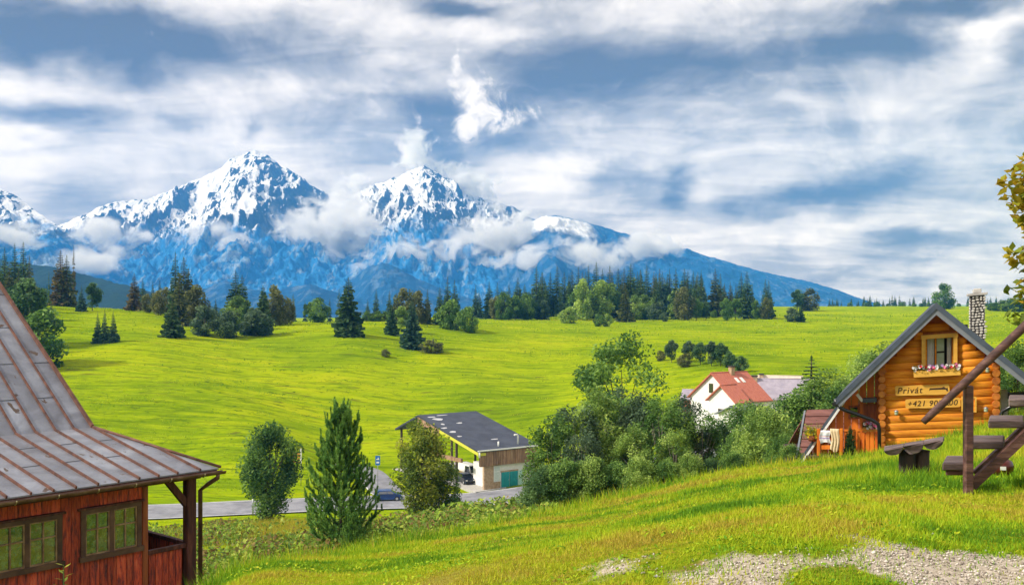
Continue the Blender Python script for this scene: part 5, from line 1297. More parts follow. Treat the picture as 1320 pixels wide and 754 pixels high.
def spruce(seed, H=10.0, R=1.9, whorls=30, per=10, droop=0.35, gap=0.0, shape=0.85, bottom=0.05, dens=1.0):
    rs = np.random.RandomState(seed); quads = []; tone = []
    for k in range(whorls):
        t = bottom+(1-bottom)*(k/(whorls-1))**0.92
        if rs.rand() < gap: continue
        z = H*t*0.985; rr = R*(1-t)**shape*(1+0.10*np.sin(k*2.1+seed))+0.05
        nb = max(4, int(per*(0.45+0.55*(1-t))*rs.uniform(.8, 1.2)*dens))
        for j in range(nb):
            a = 2*np.pi*(j+rs.uniform(-.35, .35))/nb+k*0.7; L = rr*rs.uniform(0.62, 1.18)
            ca, sa = np.cos(a), np.sin(a); dr = droop*rs.uniform(.6, 1.4)*(0.5+0.8*(1-t))
            def pt(q, side=0.0, dz=0.0):
                return np.array([ca*L*q-sa*side, sa*L*q+ca*side, z-dr*L*q*(1.25-0.55*q)+dz])
            w = 0.30*L+0.05; tn = rs.uniform(0, 1)
            ms = 3
            for s in range(ms):           # ragged fan along the branch
                q0, q1 = 0.12+0.80*s/ms, 0.12+0.88*(s+1)/ms+0.08
                ww = w*(1.0, 0.85, 0.5)[s]*rs.uniform(.7, 1.2)
                quads.append([pt(q0, -ww*.25), pt((q0+q1)/2, -ww, -0.10*L*rs.rand()), pt(q1), pt((q0+q1)/2, ww, -0.10*L*rs.rand())]); tone.append(np.clip(tn+rs.uniform(-.25, .25)+0.12*s, 0, 1))
                hang = (0.16+0.16*rs.rand())*L+0.05
                quads.append([pt(q0), pt(q1, 0, 0.02*L), pt(q1*0.97, rs.uniform(-.1, .1)*L, -hang*.8), pt((q0+q1)/2, rs.uniform(-.15, .15)*L, -hang)]); tone.append(np.clip(tn+rs.uniform(-.35, .15), 0, 1))
    tp = np.array([0, 0, H])
    for j in range(4):
        a = j*1.57; quads.append([tp, tp+[.05*np.cos(a), .05*np.sin(a), -.3], tp+[.02*np.cos(a+1), .02*np.sin(a+1), -.75], tp+[.05*np.cos(a+1.57), .05*np.sin(a+1.57), -.3]]); tone.append(.5)
    V = np.array(quads).reshape(-1, 3); F = np.arange(len(V)).reshape(-1, 4)
    return trunk_mesh(H, 0.16, rs, lean=.004), mesh_np('crown', V, F, attrs={'tone': ('FACE', tone)}), H

def broadleaf(seed, H=10.0, R=3.4, cz=0.60, vr=0.42, n=3000, leaf=0.36, clumps=26, trunk=0.16, spread=0.26, open_=0.0, tiltm=0.9, droop=0.0, lobes=None):
    rs = np.random.RandomState(seed); cen = []
    while len(cen) < clumps:
        p = rs.uniform(-1, 1, 3); l = np.linalg.norm(p)
        if l > 1 or l < 0.38: continue
        p = p/l*(l**0.6)
        k = 1.0-0.28*max(0, p[2])-0.10*max(0, -p[2])
        cen.append([p[0]*R*k, p[1]*R*k, H*(cz+p[2]*vr)])
    cen = np.array(cen)
    if lobes is not None: cen = np.concatenate([cen+np.array(l)*[1, 1, 1] for l in lobes])
    w = rs.uniform(.5, 1.4, len(cen)); w /= w.sum(); idx = rs.choice(len(cen), n, p=w)
    sg = np.array([R*spread, R*spread, H*vr*spread*0.72])*rs.uniform(.7, 1.25, len(cen))[idx][:, None]
    off = rs.normal(0, 1, (n, 3)); off /= np.maximum(1, np.linalg.norm(off, axis=1)/1.7)[:, None]
    P = cen[idx]+off*sg
    ct = rs.uniform(0, 1, len(cen))
    tone = np.clip(ct[idx]*.75+rs.uniform(-.05, .35, n), 0, 1)
    if droop: P[:, 2] -= droop*np.abs(rs.normal(0, 1, n))*0.5
    V, F, tone = leaves(P, leaf, rs, tiltm, tone)
    limbs = []
    for c in cen[rs.permutation(len(cen))[:11]]:
        z0 = H*(0.18+0.30*rs.rand()); p0 = np.array([0, 0, min(z0, c[2]-.3)]); p1 = p0*.45+c*.55+[0, 0, .1]
        limbs.append((p0, p1, c, trunk*.45))
    return trunk_mesh(H, trunk, rs, limbs, lean=.05, top=.8), mesh_np('crown', V, F, attrs={'tone': ('FACE', tone)}), H

def young_pine(seed, H=5.3, R=1.75):
    """bushy young pine: upswept limbs ending in upright shoots with long needles"""
    rs = np.random.RandomState(seed); tr = MB(); T3 = []; tone = []
    pts = [(rs.uniform(-.015, .015)*i, rs.uniform(-.015, .015)*i, -0.4+(H-.1)*i/9+.05*i) for i in range(10)]
    pts = [(p[0], p[1], min(p[2], H-.15)) for p in pts]; tr.tube(pts, [0.085*(1-.85*i/9) for i in range(10)], 8)
    def brush(p0, p1, nlen, cnt, tn):
        p0 = np.array(p0, float); p1 = np.array(p1, float); ax = p1-p0; L = np.linalg.norm(ax); ax /= L
        u = np.cross(ax, [0.3, 0.9, 0.2]); u /= np.linalg.norm(u); v = np.cross(ax, u)
        t = rs.uniform(0, 1, cnt)**.8; a = rs.uniform(0, 2*np.pi, cnt); b = p0+ax*(t*L)[:, None]
        rad = u*np.cos(a)[:, None]+v*np.sin(a)[:, None]; fw = rs.uniform(.55, 1.0, cnt)[:, None]
        d = rad*(1-.35*fw)+ax*fw*.9; d /= np.linalg.norm(d, axis=1)[:, None]; l = (nlen*rs.uniform(.7, 1.2, cnt))[:, None]
        s = np.cross(d, rad+.01); s /= np.maximum(np.linalg.norm(s, axis=1), 1e-6)[:, None]; w = .019
        T3.append(np.stack([b-s*w, b+s*w, b+d*l], 1)); tone.append(np.clip(tn+rs.uniform(-.3, .3, cnt), 0, 1))
    k = 0; z = 0.12
    while z < H*0.93:
        t = z/H; L = R*(1-t)**.8*(1.0 if t > .12 else .8)+.10; nb = rs.randint(7, 11)
        for j in range(nb):
            a = 2*np.pi*(j+rs.uniform(-.3, .3))/nb+k; l = L*rs.uniform(.7, 1.15); ca, sa = math.cos(a), math.sin(a)
            up = 0.28+0.45*t
            q = [(ca*l*f, sa*l*f, z+l*(up*f+0.35*f*f)) for f in (0, .35, .7, 1.0)]
            tr.tube(q, [.022, .016, .011, .006], 4)
            tn = rs.uniform(.2, .8)
            brush(q[0], q[1], .12, 40, tn-.2); brush(q[1], q[2], .14, 100, tn-.1); brush(q[2], q[3], .14, 120, tn)
            tip = np.array(q[3]); brush(tip, tip+[ca*.05, sa*.05, .22+.15*t], .11, 70, tn+.15)
            for m in range(3):
                f = rs.uniform(.45, .9); base = np.array([ca*l*f, sa*l*f, z+l*(up*f+.35*f*f)]); b2 = a+rs.choice([-1, 1])*rs.uniform(.5, 1.1); ll = l*rs.uniform(.22, .40)
                e = base+[math.cos(b2)*ll, math.sin(b2)*ll, ll*.55]; brush(base, e, .13, 80, tn); brush(e, e+[0, 0, .18], .11, 65, tn+.15)
        z += 0.29+0.10*t; k += .6
    brush((0, 0, H*.86), (0, 0, H), .11, 150, .6)
    for j in range(5): brush((0, 0, H*.93), (.16*math.cos(j*1.26), .16*math.sin(j*1.26), H*.93+.24), .10, 60, .7)
    V = np.concatenate(T3).reshape(-1, 3); tn = np.concatenate(tone)
    return tr.mesh('trunk'), mesh_np('crown', V, np.arange(len(V)).reshape(-1, 3), attrs={'tone': ('FACE', tn)}), H

M_BARK = pmat('bark', [(0.3, (0.045, 0.030, 0.022)), (0.7, (0.13, 0.095, 0.070))], scale=1.0, stretch=(8, 8, 2), rough=0.9, bump=0.6)
M_BIRCH = pmat('pale_bark', [(0.3, (0.16, 0.12, 0.10)), (0.7, (0.42, 0.36, 0.30))], scale=2.0, stretch=(3, 3, 5), rough=0.9, bump=0.4)
LM = {
 'spruce': leaf_mat('spruce_needles', (0.022, 0.060, 0.020), (0.065, 0.135, 0.038), (0.160, 0.250, 0.066), .15),
 'olive': leaf_mat('olive_spruce_needles', (0.042, 0.063, 0.018), (0.105, 0.135, 0.033), (0.210, 0.225, 0.053), .15),
 'blue': leaf_mat('blue_spruce_needles', (0.024, 0.066, 0.046), (0.060, 0.138, 0.075), (0.135, 0.230, 0.110), .15),
 'rust': leaf_mat('rusty_needles', (0.055, 0.050, 0.020), (0.140, 0.110, 0.038), (0.25, 0.19, 0.065), .15),
 'pine': leaf_mat('pine_needles', (0.040, 0.125, 0.028), (0.130, 0.300, 0.055), (0.340, 0.540, 0.110), .35),
 'leaf': leaf_mat('green_leaves', (0.035, 0.096, 0.024), (0.104, 0.217, 0.042), (0.287, 0.444, 0.086), .42),
 'light': leaf_mat('light_green_leaves', (0.085, 0.161, 0.034), (0.229, 0.364, 0.068), (0.507, 0.642, 0.144), .42),
 'dark': leaf_mat('dark_green_leaves', (0.026, 0.070, 0.030), (0.070, 0.155, 0.052), (0.185, 0.305, 0.095), .42),
 'yellow': leaf_mat('yellow_green_leaves', (0.068, 0.120, 0.015), (0.210, 0.285, 0.033), (0.540, 0.525, 0.068), .42),
 'brown': leaf_mat('brownish_leaves', (0.065, 0.082, 0.022), (0.155, 0.175, 0.048), (0.275, 0.280, 0.085), .3),
 'autumn': leaf_mat('autumn_leaves', (0.090, 0.140, 0.015), (0.270, 0.330, 0.028), (0.640, 0.380, 0.033), .42),
 'purple': leaf_mat('dusky_leaves', (0.034, 0.072, 0.040), (0.090, 0.155, 0.075), (0.20, 0.285, 0.140), .42),
}
PROTO = {
 's0': spruce(1, R=1.75), 's1': spruce(2, R=1.5, droop=.45, whorls=32), 's2': spruce(3, R=2.1, per=11, droop=.3), 's3': spruce(4, R=1.35, gap=.12, droop=.5, shape=.7), 's4': spruce(5, R=1.9, shape=1.0, bottom=.02, per=12),
 'st': spruce(6, R=2.9, whorls=34, per=15, shape=.9, bottom=.0, droop=.28), 'sw': spruce(8, R=2.6, whorls=36, per=14, shape=.7, bottom=.0, droop=.4),
 'sp': spruce(9, R=1.5, whorls=16, per=6, gap=.1, droop=.2, shape=.8, bottom=.12),
 'd0': broadleaf(11, n=3600, leaf=.78), 'd1': broadleaf(12, R=3.0, vr=.46, cz=.54, n=3400, leaf=.75), 'd2': broadleaf(13, R=4.2, vr=.5, cz=.50, n=4000, clumps=34, leaf=.8),
 'b0': broadleaf(14, R=5.0, vr=.52, cz=.46, n=3200, leaf=1.0, trunk=.2), 'b1': broadleaf(15, R=6.2, vr=.50, cz=.42, n=3200, leaf=1.1, trunk=.2),
 'col': broadleaf(16, R=2.2, vr=.50, cz=.50, n=3000, leaf=.7),
}
def place(proto, lm, base, h, wf=1.0, rz=None, name=None, label=None, cat='tree', group=None, bark=None):
    tm, cm, H = proto
    r = empty(name or 'tree', base, rnd.uniform(0, 6.28) if rz is None else rz); s = h/H; r.scale = (s*wf, s*wf, s)
    tag(r, label, cat, group)
    for nm, me, mt in (('trunk', tm, bark or M_BARK), ('crown', cm, LM[lm])):
        o = bpy.data.objects.new(nm, me); C.objects.link(o); o.parent = r
        if not me.materials: me.materials.append(None)
        o.material_slots[0].link = 'OBJECT'; o.material_slots[0].material = mt
    return r
NAMES = {'s': ('spruce_tree', 'tree'), 'd': ('broadleaf_tree', 'tree'), 'b': ('bush', 'bush'), 'c': ('broadleaf_tree', 'tree')}
def tree(px, d, top, proto, lm, label, group=None, wf=1.0, sink=0.0, bark=None, name=None, cat=None, rz=None):
    """stands on the ground at depth d; height from the row of its top"""
    g = ground_at(px, d); h = at(px, top, d).z-g.z+sink; g.z -= sink
    nm, ct = NAMES[proto[0]]
    return place(PROTO[proto], lm, g, max(h, .5), wf, rz, name or nm, label, cat or ct, group, bark)
def tree_b(px, base, top, *a, **k):
    p = hit(px, base); return tree(px, p.y, top, *a, **k)

# ---- left meadow edge
LG = ('tall mixed spruce in the cluster at the left edge above the barn roof', 'spruces at the left meadow edge')
for px, d, top, pr, lm, wf in [(6, 300, 318, 's0', 'spruce', 1.0), (19, 305, 313, 's1', 'spruce', .9), (30, 300, 311, 's0', 'spruce', 1.0), (38, 292, 330, 's1', 'olive', 1.1), (12, 285, 340, 's2', 'olive', 1.1), (24, 282, 345, 's4', 'olive', 1.2), (-4, 290, 330, 's2', 'spruce', 1.1)]:
    tree(px, d, top, pr, lm, *LG, wf=wf)
tree(44, 270, 372, 'd1', 'brown', 'brownish leafy tree beside the left edge spruces')
tree(34, 236, 368, 'd0', 'dark', 'round dark green tree right behind the barn roof ridge', wf=.9)
tree(50, 215, 400, 'b0', 'leaf', 'green bush against the sloping barn roof edge', wf=.8)
tree_b(66, 421, 387, 's4', 'blue', 'small dark spruce standing alone just past the barn roof', wf=1.1)
tree(38, 228, 392, 's4', 'spruce', 'small spruce half hidden by the barn roof edge')
G2 = ('rusty green spruce in the pair beside the bare trunk', 'rusty spruces beside the bare trunk')
for px, top, wf, lm in ((78, 322, 1.1, 'rust'), (86, 328, 1.1, 'olive')): tree(px, 330, top, 's2', lm, *G2, wf=wf)
tree(95, 335, 316, 's3', 'rust', 'thin almost bare spruce trunk beside the rusty spruces', wf=.35)
tree(63, 335, 346, 's3', 'spruce', 'thin dead spruce pole left of the rusty spruces', wf=.3)
tree(105, 300, 367, 's4', 'blue', 'short blue green spruce on the meadow rim', wf=1.2)
tree(119, 305, 368, 'd0', 'dark', 'dark round tree beside the short blue green spruce', wf=.9)
G3 = ('dense dark spruce in the tight trio on the open meadow', 'trio of spruces on the meadow')
for px, top, wf in ((126, 401, .9), (135, 398, .9), (146, 400, 1.0)): tree_b(px, 442, top, 's4', 'blue', *G3, wf=wf*1.1)
G4 = ('tall olive spruce in the group above the lone meadow spruce', 'olive spruces above the lone meadow spruce')
tree(173, 320, 351, 's2', 'rust', 'rusty orange spruce at the left of the olive trees', wf=1.15)
for px, top, lm in ((184, 358, 's0'), (197, 362, 's1'), (206, 360, 's0')): tree(px, 345, top, lm, 'blue', 'slim blue green spruce behind the olive bushes', 'slim spruces behind the olive bushes')
for px, d, top in ((190, 310, 380), (204, 305, 376), (214, 315, 372)): tree(px, d, top, 'd1', 'brown', 'olive brown leafy tree on the meadow rim', 'olive brown trees on the meadow rim', wf=.9)
for px, d, top, pr, lm, wf in [(226, 300, 324, 's1', 'spruce', 1.0), (237, 290, 330, 's2', 'olive', 1.2), (243, 296, 345, 's0', 'olive', 1.3), (231, 280, 352, 's4', 'olive', 1.2)]: tree(px, d, top, pr, lm, *G4, wf=wf)
tree(254, 285, 370, 'd1', 'brown', 'rust brown leafy tree beside the tall olive spruces')
tree(264, 262, 395, 'b0', 'purple', 'dusky blue bush below the rust brown tree', wf=.9)
tree_b(222, 435, 377, 's4', 'spruce', 'lone dark spruce in front of the tall olive spruces', wf=1.5)
tree(278, 330, 384, 's1', 'blue', 'tiny spruce peeping behind the meadow rim')
for px, d, top, wf in ((304, 300, 348, 1.3), (312, 305, 353, 1.2)): tree(px, d, top, 's2', 'spruce', 'broad dark spruce in the pair behind the yellow green bush', 'pair of broad spruces', wf=wf)
tree(306, 285, 386, 'd2', 'light', 'yellow green round tree in front of the broad spruce pair')
tree(292, 262, 402, 'b0', 'purple', 'small dusky bush left of the yellow green tree', wf=.9)
tree(318, 270, 383, 'sw', 'dark', 'dark thick spruce right of the yellow green tree', wf=.9); tree(330, 268, 398, 'b0', 'purple', 'dusky bush under the dark thick spruce')
tree(339, 272, 366, 'sw', 'spruce', 'dense pointed spruce beside the brown leafy trees', wf=.8)
for px, d, top in ((352, 300, 370), (362, 300, 382), (371, 305, 386)): tree(px, d, top, 'd1', 'brown', 'brown leafy tree beside the dense pointed spruce', 'brown trees beside the pointed spruce', wf=.9)
for px, top in ((378, 377), (393, 386), (425, 384), (437, 372)): tree(px, 390, top, 's3', 'blue', 'thin far spruce seen over the meadow rim', 'thin far spruces over the rim', wf=.9)
tree(411, 320, 387, 'd2', 'leaf', 'round dense green tree left of the great lone spruce'); tree(400, 325, 392, 'd0', 'leaf', 'smaller green tree left of the round dense one')
tree_b(449, 433, 357, 'sw', 'spruce', 'great lone spruce with a broad skirt on the meadow', wf=1.05)
for px, top, lm in ((485, 372, 'blue'), (502, 374, 'spruce'), (508, 379, 'spruce'), (474, 385, 'blue')): tree(px, 370, top, 's0', lm, 'slim spruce behind the low hedge bush', 'slim spruces behind the hedge')
for px in (474, 486, 496): tree(px, 345, 401, 'b1', 'leaf', 'low green hedge bush on the meadow rim', 'low hedge bushes', wf=.9)
tree(505, 275, 392, 'sw', 'dark', 'small dark bushy spruce left of the blue one'); tree(517, 285, 398, 'd0', 'light', 'pale green small tree behind the blue bushy spruce')
tree(520, 310, 374, 'd1', 'brown', 'brown leafy tree behind the pale green tree'); tree(528, 310, 371, 's1', 'spruce', 'dark narrow spruce between the brown trees'); tree(540, 325, 377, 'd1', 'brown', 'brown leafy tree right of the dark narrow spruce'); tree(551, 330, 372, 's1', 'spruce', 'narrow spruce at the right of the brown trees')
tree_b(531, 450, 386, 'sw', 'blue', 'blue green bushy spruce in front on the meadow', wf=1.0); tree_b(556, 455, 438, 'b1', 'brown', 'low red brown bush beside the blue bushy spruce', wf=1.3)
for px, d, top, pr, lm, wf in [(567, 330, 369, 's2', 'spruce', 1.0), (577, 335, 356, 's1', 'spruce', 1.1), (586, 335, 360, 's0', 'spruce', 1.1)]: tree(px, d, top, pr, lm, 'tall spruce in the trio behind two round bushes', 'trio of tall spruces behind round bushes', wf=wf)
tree(580, 305, 387, 'b0', 'leaf', 'round green bush under the trio of tall spruces', wf=.8); tree(603, 300, 396, 'b0', 'leaf', 'round green bush at the right of the spruce trio', wf=.8)
# ---- the wood in the middle
WD = {'spruce': ('dark green spruce in the wood along the far meadow', 'dark green spruces of the far wood'),
      'blue': ('blue green spruce in the wood along the far meadow', 'blue green spruces of the far wood'),
      'olive': ('olive green spruce in the wood along the far meadow', 'olive green spruces of the far wood')}
tops = [(613,367),(619,373),(632,361),(640,364),(648,372),(655,365),(668,357),(677,365),(685,372),(692,343),(700,350),(709,350),(718,342),(728,350),(737,347),(745,344),(752,350),(760,341),(768,337),(776,346),(786,342),(797,345),(806,345),(815,339),(825,347),(835,341),(845,352),(855,350),(863,346),(872,345),(886,349),(897,354),(905,352),(920,345),(930,352),(955,351),(962,349),(985,359),(993,361),(941,362),(971,366)]
for i, (px, top) in enumerate(tops):
    lm = rnd.choice(['spruce', 'spruce', 'blue', 'olive']); tree(px+rnd.uniform(-2, 2), 440+rnd.uniform(-18, 26), top, rnd.choice(['s0', 's1', 's2', 's0', 's4']), lm, *WD[lm], wf=rnd.uniform(.95, 1.25))
for i in range(46):
    px = rnd.uniform(690, 905); lm = rnd.choice(['spruce', 'blue', 'spruce', 'olive']); tree(px, 470+rnd.uniform(0, 45), 351+rnd.uniform(-6, 16), rnd.choice(['s0', 's1', 's2', 's4']), lm, *WD[lm], wf=rnd.uniform(.9, 1.2))
for i in range(14):
    px = rnd.uniform(612, 690); lm = rnd.choice(['spruce', 'olive']); tree(px, 470+rnd.uniform(0, 45), 374+rnd.uniform(-4, 10), rnd.choice(['s0', 's1', 's4']), lm, *WD[lm], wf=rnd.uniform(.9, 1.2))
for i in range(12):
    px = rnd.uniform(905, 1000); lm = rnd.choice(['spruce', 'olive', 'blue']); tree(px, 470+rnd.uniform(0, 40), 368+rnd.uniform(-4, 12), rnd.choice(['s0', 's1', 's4']), lm, *WD[lm], wf=rnd.uniform(.9, 1.2))
WORD = {'leaf': 'mid green', 'light': 'pale green', 'brown': 'brownish', 'purple': 'dusky blue green', 'dark': 'dark green', 'olive': 'olive green'}
WE = '%s leafy tree along the front of the far wood'
for px, top, lm, pr in [(650,380,'leaf','d2'),(640,384,'brown','d1'),(664,384,'leaf','d0'),(680,381,'leaf','d2'),(752,362,'light','d1'),(775,364,'light','d1'),(787,370,'leaf','d0'),(742,378,'leaf','d0'),(818,384,'light','d2'),(830,383,'light','d2'),(846,390,'purple','b0'),(812,388,'purple','d0'),(870,378,'light','d0'),(882,372,'brown','d1'),(898,388,'leaf','d0'),(910,392,'dark','d0'),(936,386,'leaf','d1'),(948,388,'leaf','d0'),(975,388,'leaf','d1'),(987,385,'olive','d1'),(868,392,'light','d0'),(700,390,'purple','d0'),(723,392,'dark','d0'),(760,392,'dark','d0')]:
    tree(px, 418+rnd.uniform(-8, 10), top, pr, lm, WE % WORD[lm], WORD[lm]+' leafy trees along the far wood', wf=rnd.uniform(.8, 1.05))
tree(806, 395, 364, 's2', 'olive', 'olive green spruce standing forward of the far wood', wf=1.2)
for px, base, top, lm, w in [(733, 417, 396, 'light', 1), (772, 421, 405, 'leaf', .8), (783, 421, 405, 'light', .8), (856, 415, 403, 'purple', .9), (836, 412, 396, 'leaf', .9), (920, 410, 400, 'leaf', .8), (696, 412, 402, 'dark', .8)]:
    tree_b(px, base, top, 'b0', lm, 'small round bush on the meadow before the far wood', 'small bushes before the far wood', wf=w)
tree(1028, 560, 376, 'd0', 'dark', 'left of two round dark trees on the far meadow rim'); tree(1044, 560, 375, 'd2', 'brown', 'right of two round dark trees on the far meadow rim')
tree_b(1021, 415, 397, 'b0', 'purple', 'dark bush in the far meadow below the two round trees', wf=.9); tree_b(1032, 415, 393, 'sw', 'dark', 'dark upright shrub beside the bush in the far meadow', wf=1.2)
# ---- far treeline on the right
FT = ('tiny blue spruce in the far treeline behind the cabin', 'far treeline spruces')
for i in range(88):
    px = 1068+rnd.uniform(0, 268); d = 960+rnd.uniform(-40, 90)
    tree(px, d, 384+rnd.uniform(-4.5, 6), rnd.choice(['s0', 's1', 's3', 's4']), rnd.choice(['blue', 'spruce', 'blue']), *FT, wf=rnd.uniform(.9, 1.4))
for i in range(30):
    px = 1090+rnd.uniform(0, 240); tree(px, 880+rnd.uniform(-20, 20), 390.5+rnd.uniform(-2, 2), rnd.choice(['b0', 'b1']), rnd.choice(['leaf', 'dark', 'purple']), 'tiny round bush in the far treeline behind the cabin', 'far treeline bushes', wf=rnd.uniform(.9, 1.3))
tree(1217, 640, 369, 'd2', 'leaf', 'large round tree on the far meadow rim above the cabin ridge', wf=1.0)
for px, top in ((1292, 387), (1306, 385), (1322, 384), (1280, 391)): tree(px, 560, top, 'b1', 'leaf', 'green bush on the far meadow rim right of the chimney', 'bushes right of the chimney', wf=1.2)
# ---- shrubs in the middle of the meadow
for px, base, top, lm, pr, wf in [(852, 466, 452, 'brown', 'b0', .9), (866, 467, 441, 'purple', 'd0', .9), (882, 474, 456, 'brown', 'b0', 1.0), (888, 468, 442, 'purple', 'd0', .9), (903, 470, 444, 'dark', 'd0', 1.0), (917, 472, 443, 'purple', 'd0', .9), (929, 472, 445, 'dark', 'd0', 1.), (941, 474, 453, 'dark', 'b0', .8), (955, 481, 459, 'dark', 'b0', .8)]:
    tree_b(px, base, top, pr, lm, 'dusky shrub in the thicket on the meadow above the red roof', 'shrubs on the meadow above the red roof', wf=wf)
tree_b(497, 460, 450, 'b1', 'brown', 'small dry tussock bush on the open meadow', wf=.9)
# ---- nearer trees
PROTO['n0'] = broadleaf(21, R=2.6, vr=.46, cz=.52, n=8500, leaf=.29, clumps=56, trunk=.10, spread=.15)
PROTO['n1'] = broadleaf(22, R=3.0, vr=.48, cz=.50, n=8500, leaf=.29, clumps=56, trunk=.09, spread=.15)
PROTO['n2'] = broadleaf(23, R=3.8, vr=.34, cz=.66, n=6500, leaf=.32, clumps=40, trunk=.16, spread=.17)
PROTO['n3'] = broadleaf(24, R=4.6, vr=.50, cz=.48, n=13000, leaf=.40, clumps=60, trunk=.10, spread=.2)
PROTO['n4'] = broadleaf(25, R=3.4, vr=.44, cz=.54, n=15000, leaf=.34, clumps=60, trunk=.17, spread=.20)
NAMES['n'] = ('broadleaf_tree', 'tree'); NAMES['p'] = ('pine_tree', 'tree')
tree(348, 112, 546, 'n4', 'leaf', 'dense dark round tree on the verge below the valley road', wf=.82)
tree(545, 84, 545, 'n4', 'yellow', 'leafy tree with two thin trunks in front of the garage', wf=.80)
tree(575, 86, 590, 'n0', 'leaf', 'small leafy tree at the right foot of the two trunk tree', wf=1.0)
PROTO['pine'] = young_pine(31)
tree(440, 35, 521, 'pine', 'pine', 'bright green young pine with upright shoots on the grassy slope', wf=.74)
tree(455, 31.5, 662, 'pine', 'pine', 'knee high pine seedling at the foot of the young pine', wf=1.0)
TH = '%s leafy thicket tree between the garage and the red roofed house'
for px, d, top, pr, lm, wf in [(712, 44, 536, 'n1', 'leaf', .9), (738, 46, 514, 'n0', 'purple', 1.0), (768, 47, 500, 'n1', 'light', .9), (798, 49, 499, 'n0', 'leaf', 1.0), (826, 47, 508, 'n1', 'purple', .9), (852, 45, 503, 'n0', 'leaf', .9), (882, 47, 511, 'n1', 'purple', .9), (906, 46, 525, 'n0', 'leaf', 1.0), (926, 47, 540, 'n1', 'dark', .8), (790, 52, 492, 'n0', 'purple', .8), (750, 42, 550, 'n0', 'purple', .9), (815, 42, 548, 'n1', 'light', .9), (870, 42, 548, 'n0', 'light', .9)]:
    tree(px, d, top, pr, lm, TH % WORD[lm], WORD[lm]+' thicket trees', wf=wf, bark=M_BIRCH)
TF = 'low %s shrub at the foot of the dark thicket'
for px, d, top, lm in [(700, 37, 600, 'dark'), (726, 37, 592, 'leaf'), (760, 37, 588, 'light'), (792, 37, 594, 'leaf'), (826, 36, 588, 'light'), (858, 36, 592, 'leaf'), (890, 36, 584, 'light'), (918, 36, 590, 'dark'), (944, 35, 582, 'leaf')]:
    tree(px, d, top, 'n3', lm, TF % WORD[lm], 'low '+WORD[lm]+' shrubs at the foot of the thicket', wf=.8, name='bush', cat='bush')
tree(800, 92, 434, 'n2', 'leaf', 'tall broad crowned tree rising behind the dark thicket', wf=.72)
tree(693, 56, 578, 'sp', 'spruce', 'thin sparse young spruce left of the dark thicket', wf=1.2); tree(716, 40, 585, 'sp', 'spruce', 'small sparse spruce inside the left of the thicket', wf=1.1)
tree(987, 42, 524, 'n3', 'light', 'pale yellow green rounded tree below the red roofed house', wf=.82); tree(958, 44, 556, 'n3', 'leaf', 'green shrub left of the pale rounded tree', wf=.9); tree(1012, 40, 560, 'n3', 'leaf', 'green shrub right of the pale rounded tree', wf=.9); tree(1020, 30.5, 572, 'n3', 'leaf', 'green bush hiding the left end of the brown shed', wf=.9, name='bush', cat='bush')
tree(1046, 70, 457, 's4', 'spruce', 'dark spruce top behind the pale willow', wf=2.3)
tree(1066, 62, 476, 'n1', 'light', 'pale green willow left of the cabin roof', wf=1.15); tree(1032, 62, 500, 'n3', 'leaf', 'green rounded tree left of the pale willow', wf=.9); tree(1088, 60, 495, 'n3', 'leaf', 'green tree against the left cabin eave', wf=.9)
tree(962, 72, 520, 'n3', 'leaf', 'green tree hiding the foot of the red roofed house', wf=.9); tree(975, 90, 512, 'n0', 'dark', 'dark green tree at the corner of the red roofed house', wf=1.1)
tree(1143, 110, 441, 'n1', 'light', 'thin pale tree above the left cabin roof slope', wf=1.2); tree(1122, 120, 452, 'n3', 'light', 'pale bush above the left cabin roof slope', wf=.7)
for px, d, top, lm in ((1312, 34, 440, 'leaf'), (1330, 30, 470, 'light'), (1300, 40, 455, 'dark')): tree(px, d, top, 'n1', lm, 'green shrub behind the right cabin eave', 'shrubs behind the right cabin eave', wf=1.0)
# autumn tree on the right
PROTO['na'] = broadleaf(41, H=8.0, R=2.55, vr=.36, cz=.66, n=18000, leaf=.34, clumps=90, trunk=.16, spread=.2)
x, y = plan(1437, 17.0); place(PROTO['na'], 'autumn', Vector((x, y, gh(x, y))), 5.0, 1.02, .8, 'broadleaf_tree', 'autumn maple with yellow and orange leaves at the right edge', 'tree')
# small plants by the cabin and barn
PROTO['cyp'] = spruce(51, H=10, R=1.5, whorls=40, per=16, droop=-.9, shape=.6, bottom=0.0)
g = cab_world(1096, 592, 0.55); place(PROTO['cyp'], 'dark', g, 0.95, 1.1, 0, 'cypress_shrub', 'small dark cypress shrub in front of the orange porch rail', 'shrub')
r = empty('flower_basket', cab_world(1047, 566, 0.6)); tag(r, 'yellow flowering plant at the end of the orange terrace rail', 'plant')
rng = random.Random(3); V, F, tn = leaf_cloud(rng, 500, .06, lambda: (np.array([rng.gauss(0, .13), rng.gauss(0, .1), rng.gauss(.2, .1)]), rng.random()))
link('foliage', mesh_np('foliage', V, F, attrs={'tone': ('FACE', tn)}), LM['yellow'], r); MB().lathe([(0, -.06), (.10, -.05), (.14, .10), (.12, .10), (.0, .08)], 12).build('basket', W_BARNO, r)
M_YFL = flat2('yellow_petals', (0.72, 0.55, 0.02), .6); V, F = petals(rng, 40, 0, 0, .2, .16, .14, .14, .04); link('blossoms', mesh_np('blossoms', V, F), M_YFL, r)['kind'] = 'stuff'
x, y = plan(82, 12.2); g = Vector((x, y, gh(x, y))); r = empty('mullein_plant', g); tag(r, 'tall yellow green spiky plant in front of the barn window', 'plant')
tz = at(82, 728, 12.2).z-g.z; MB().tube([(0, 0, -.1), (.01, 0, tz*.5), (0, 0, tz)], [.016, .012, .006], 6).build('stem', LM['yellow'], r)
V = []; 
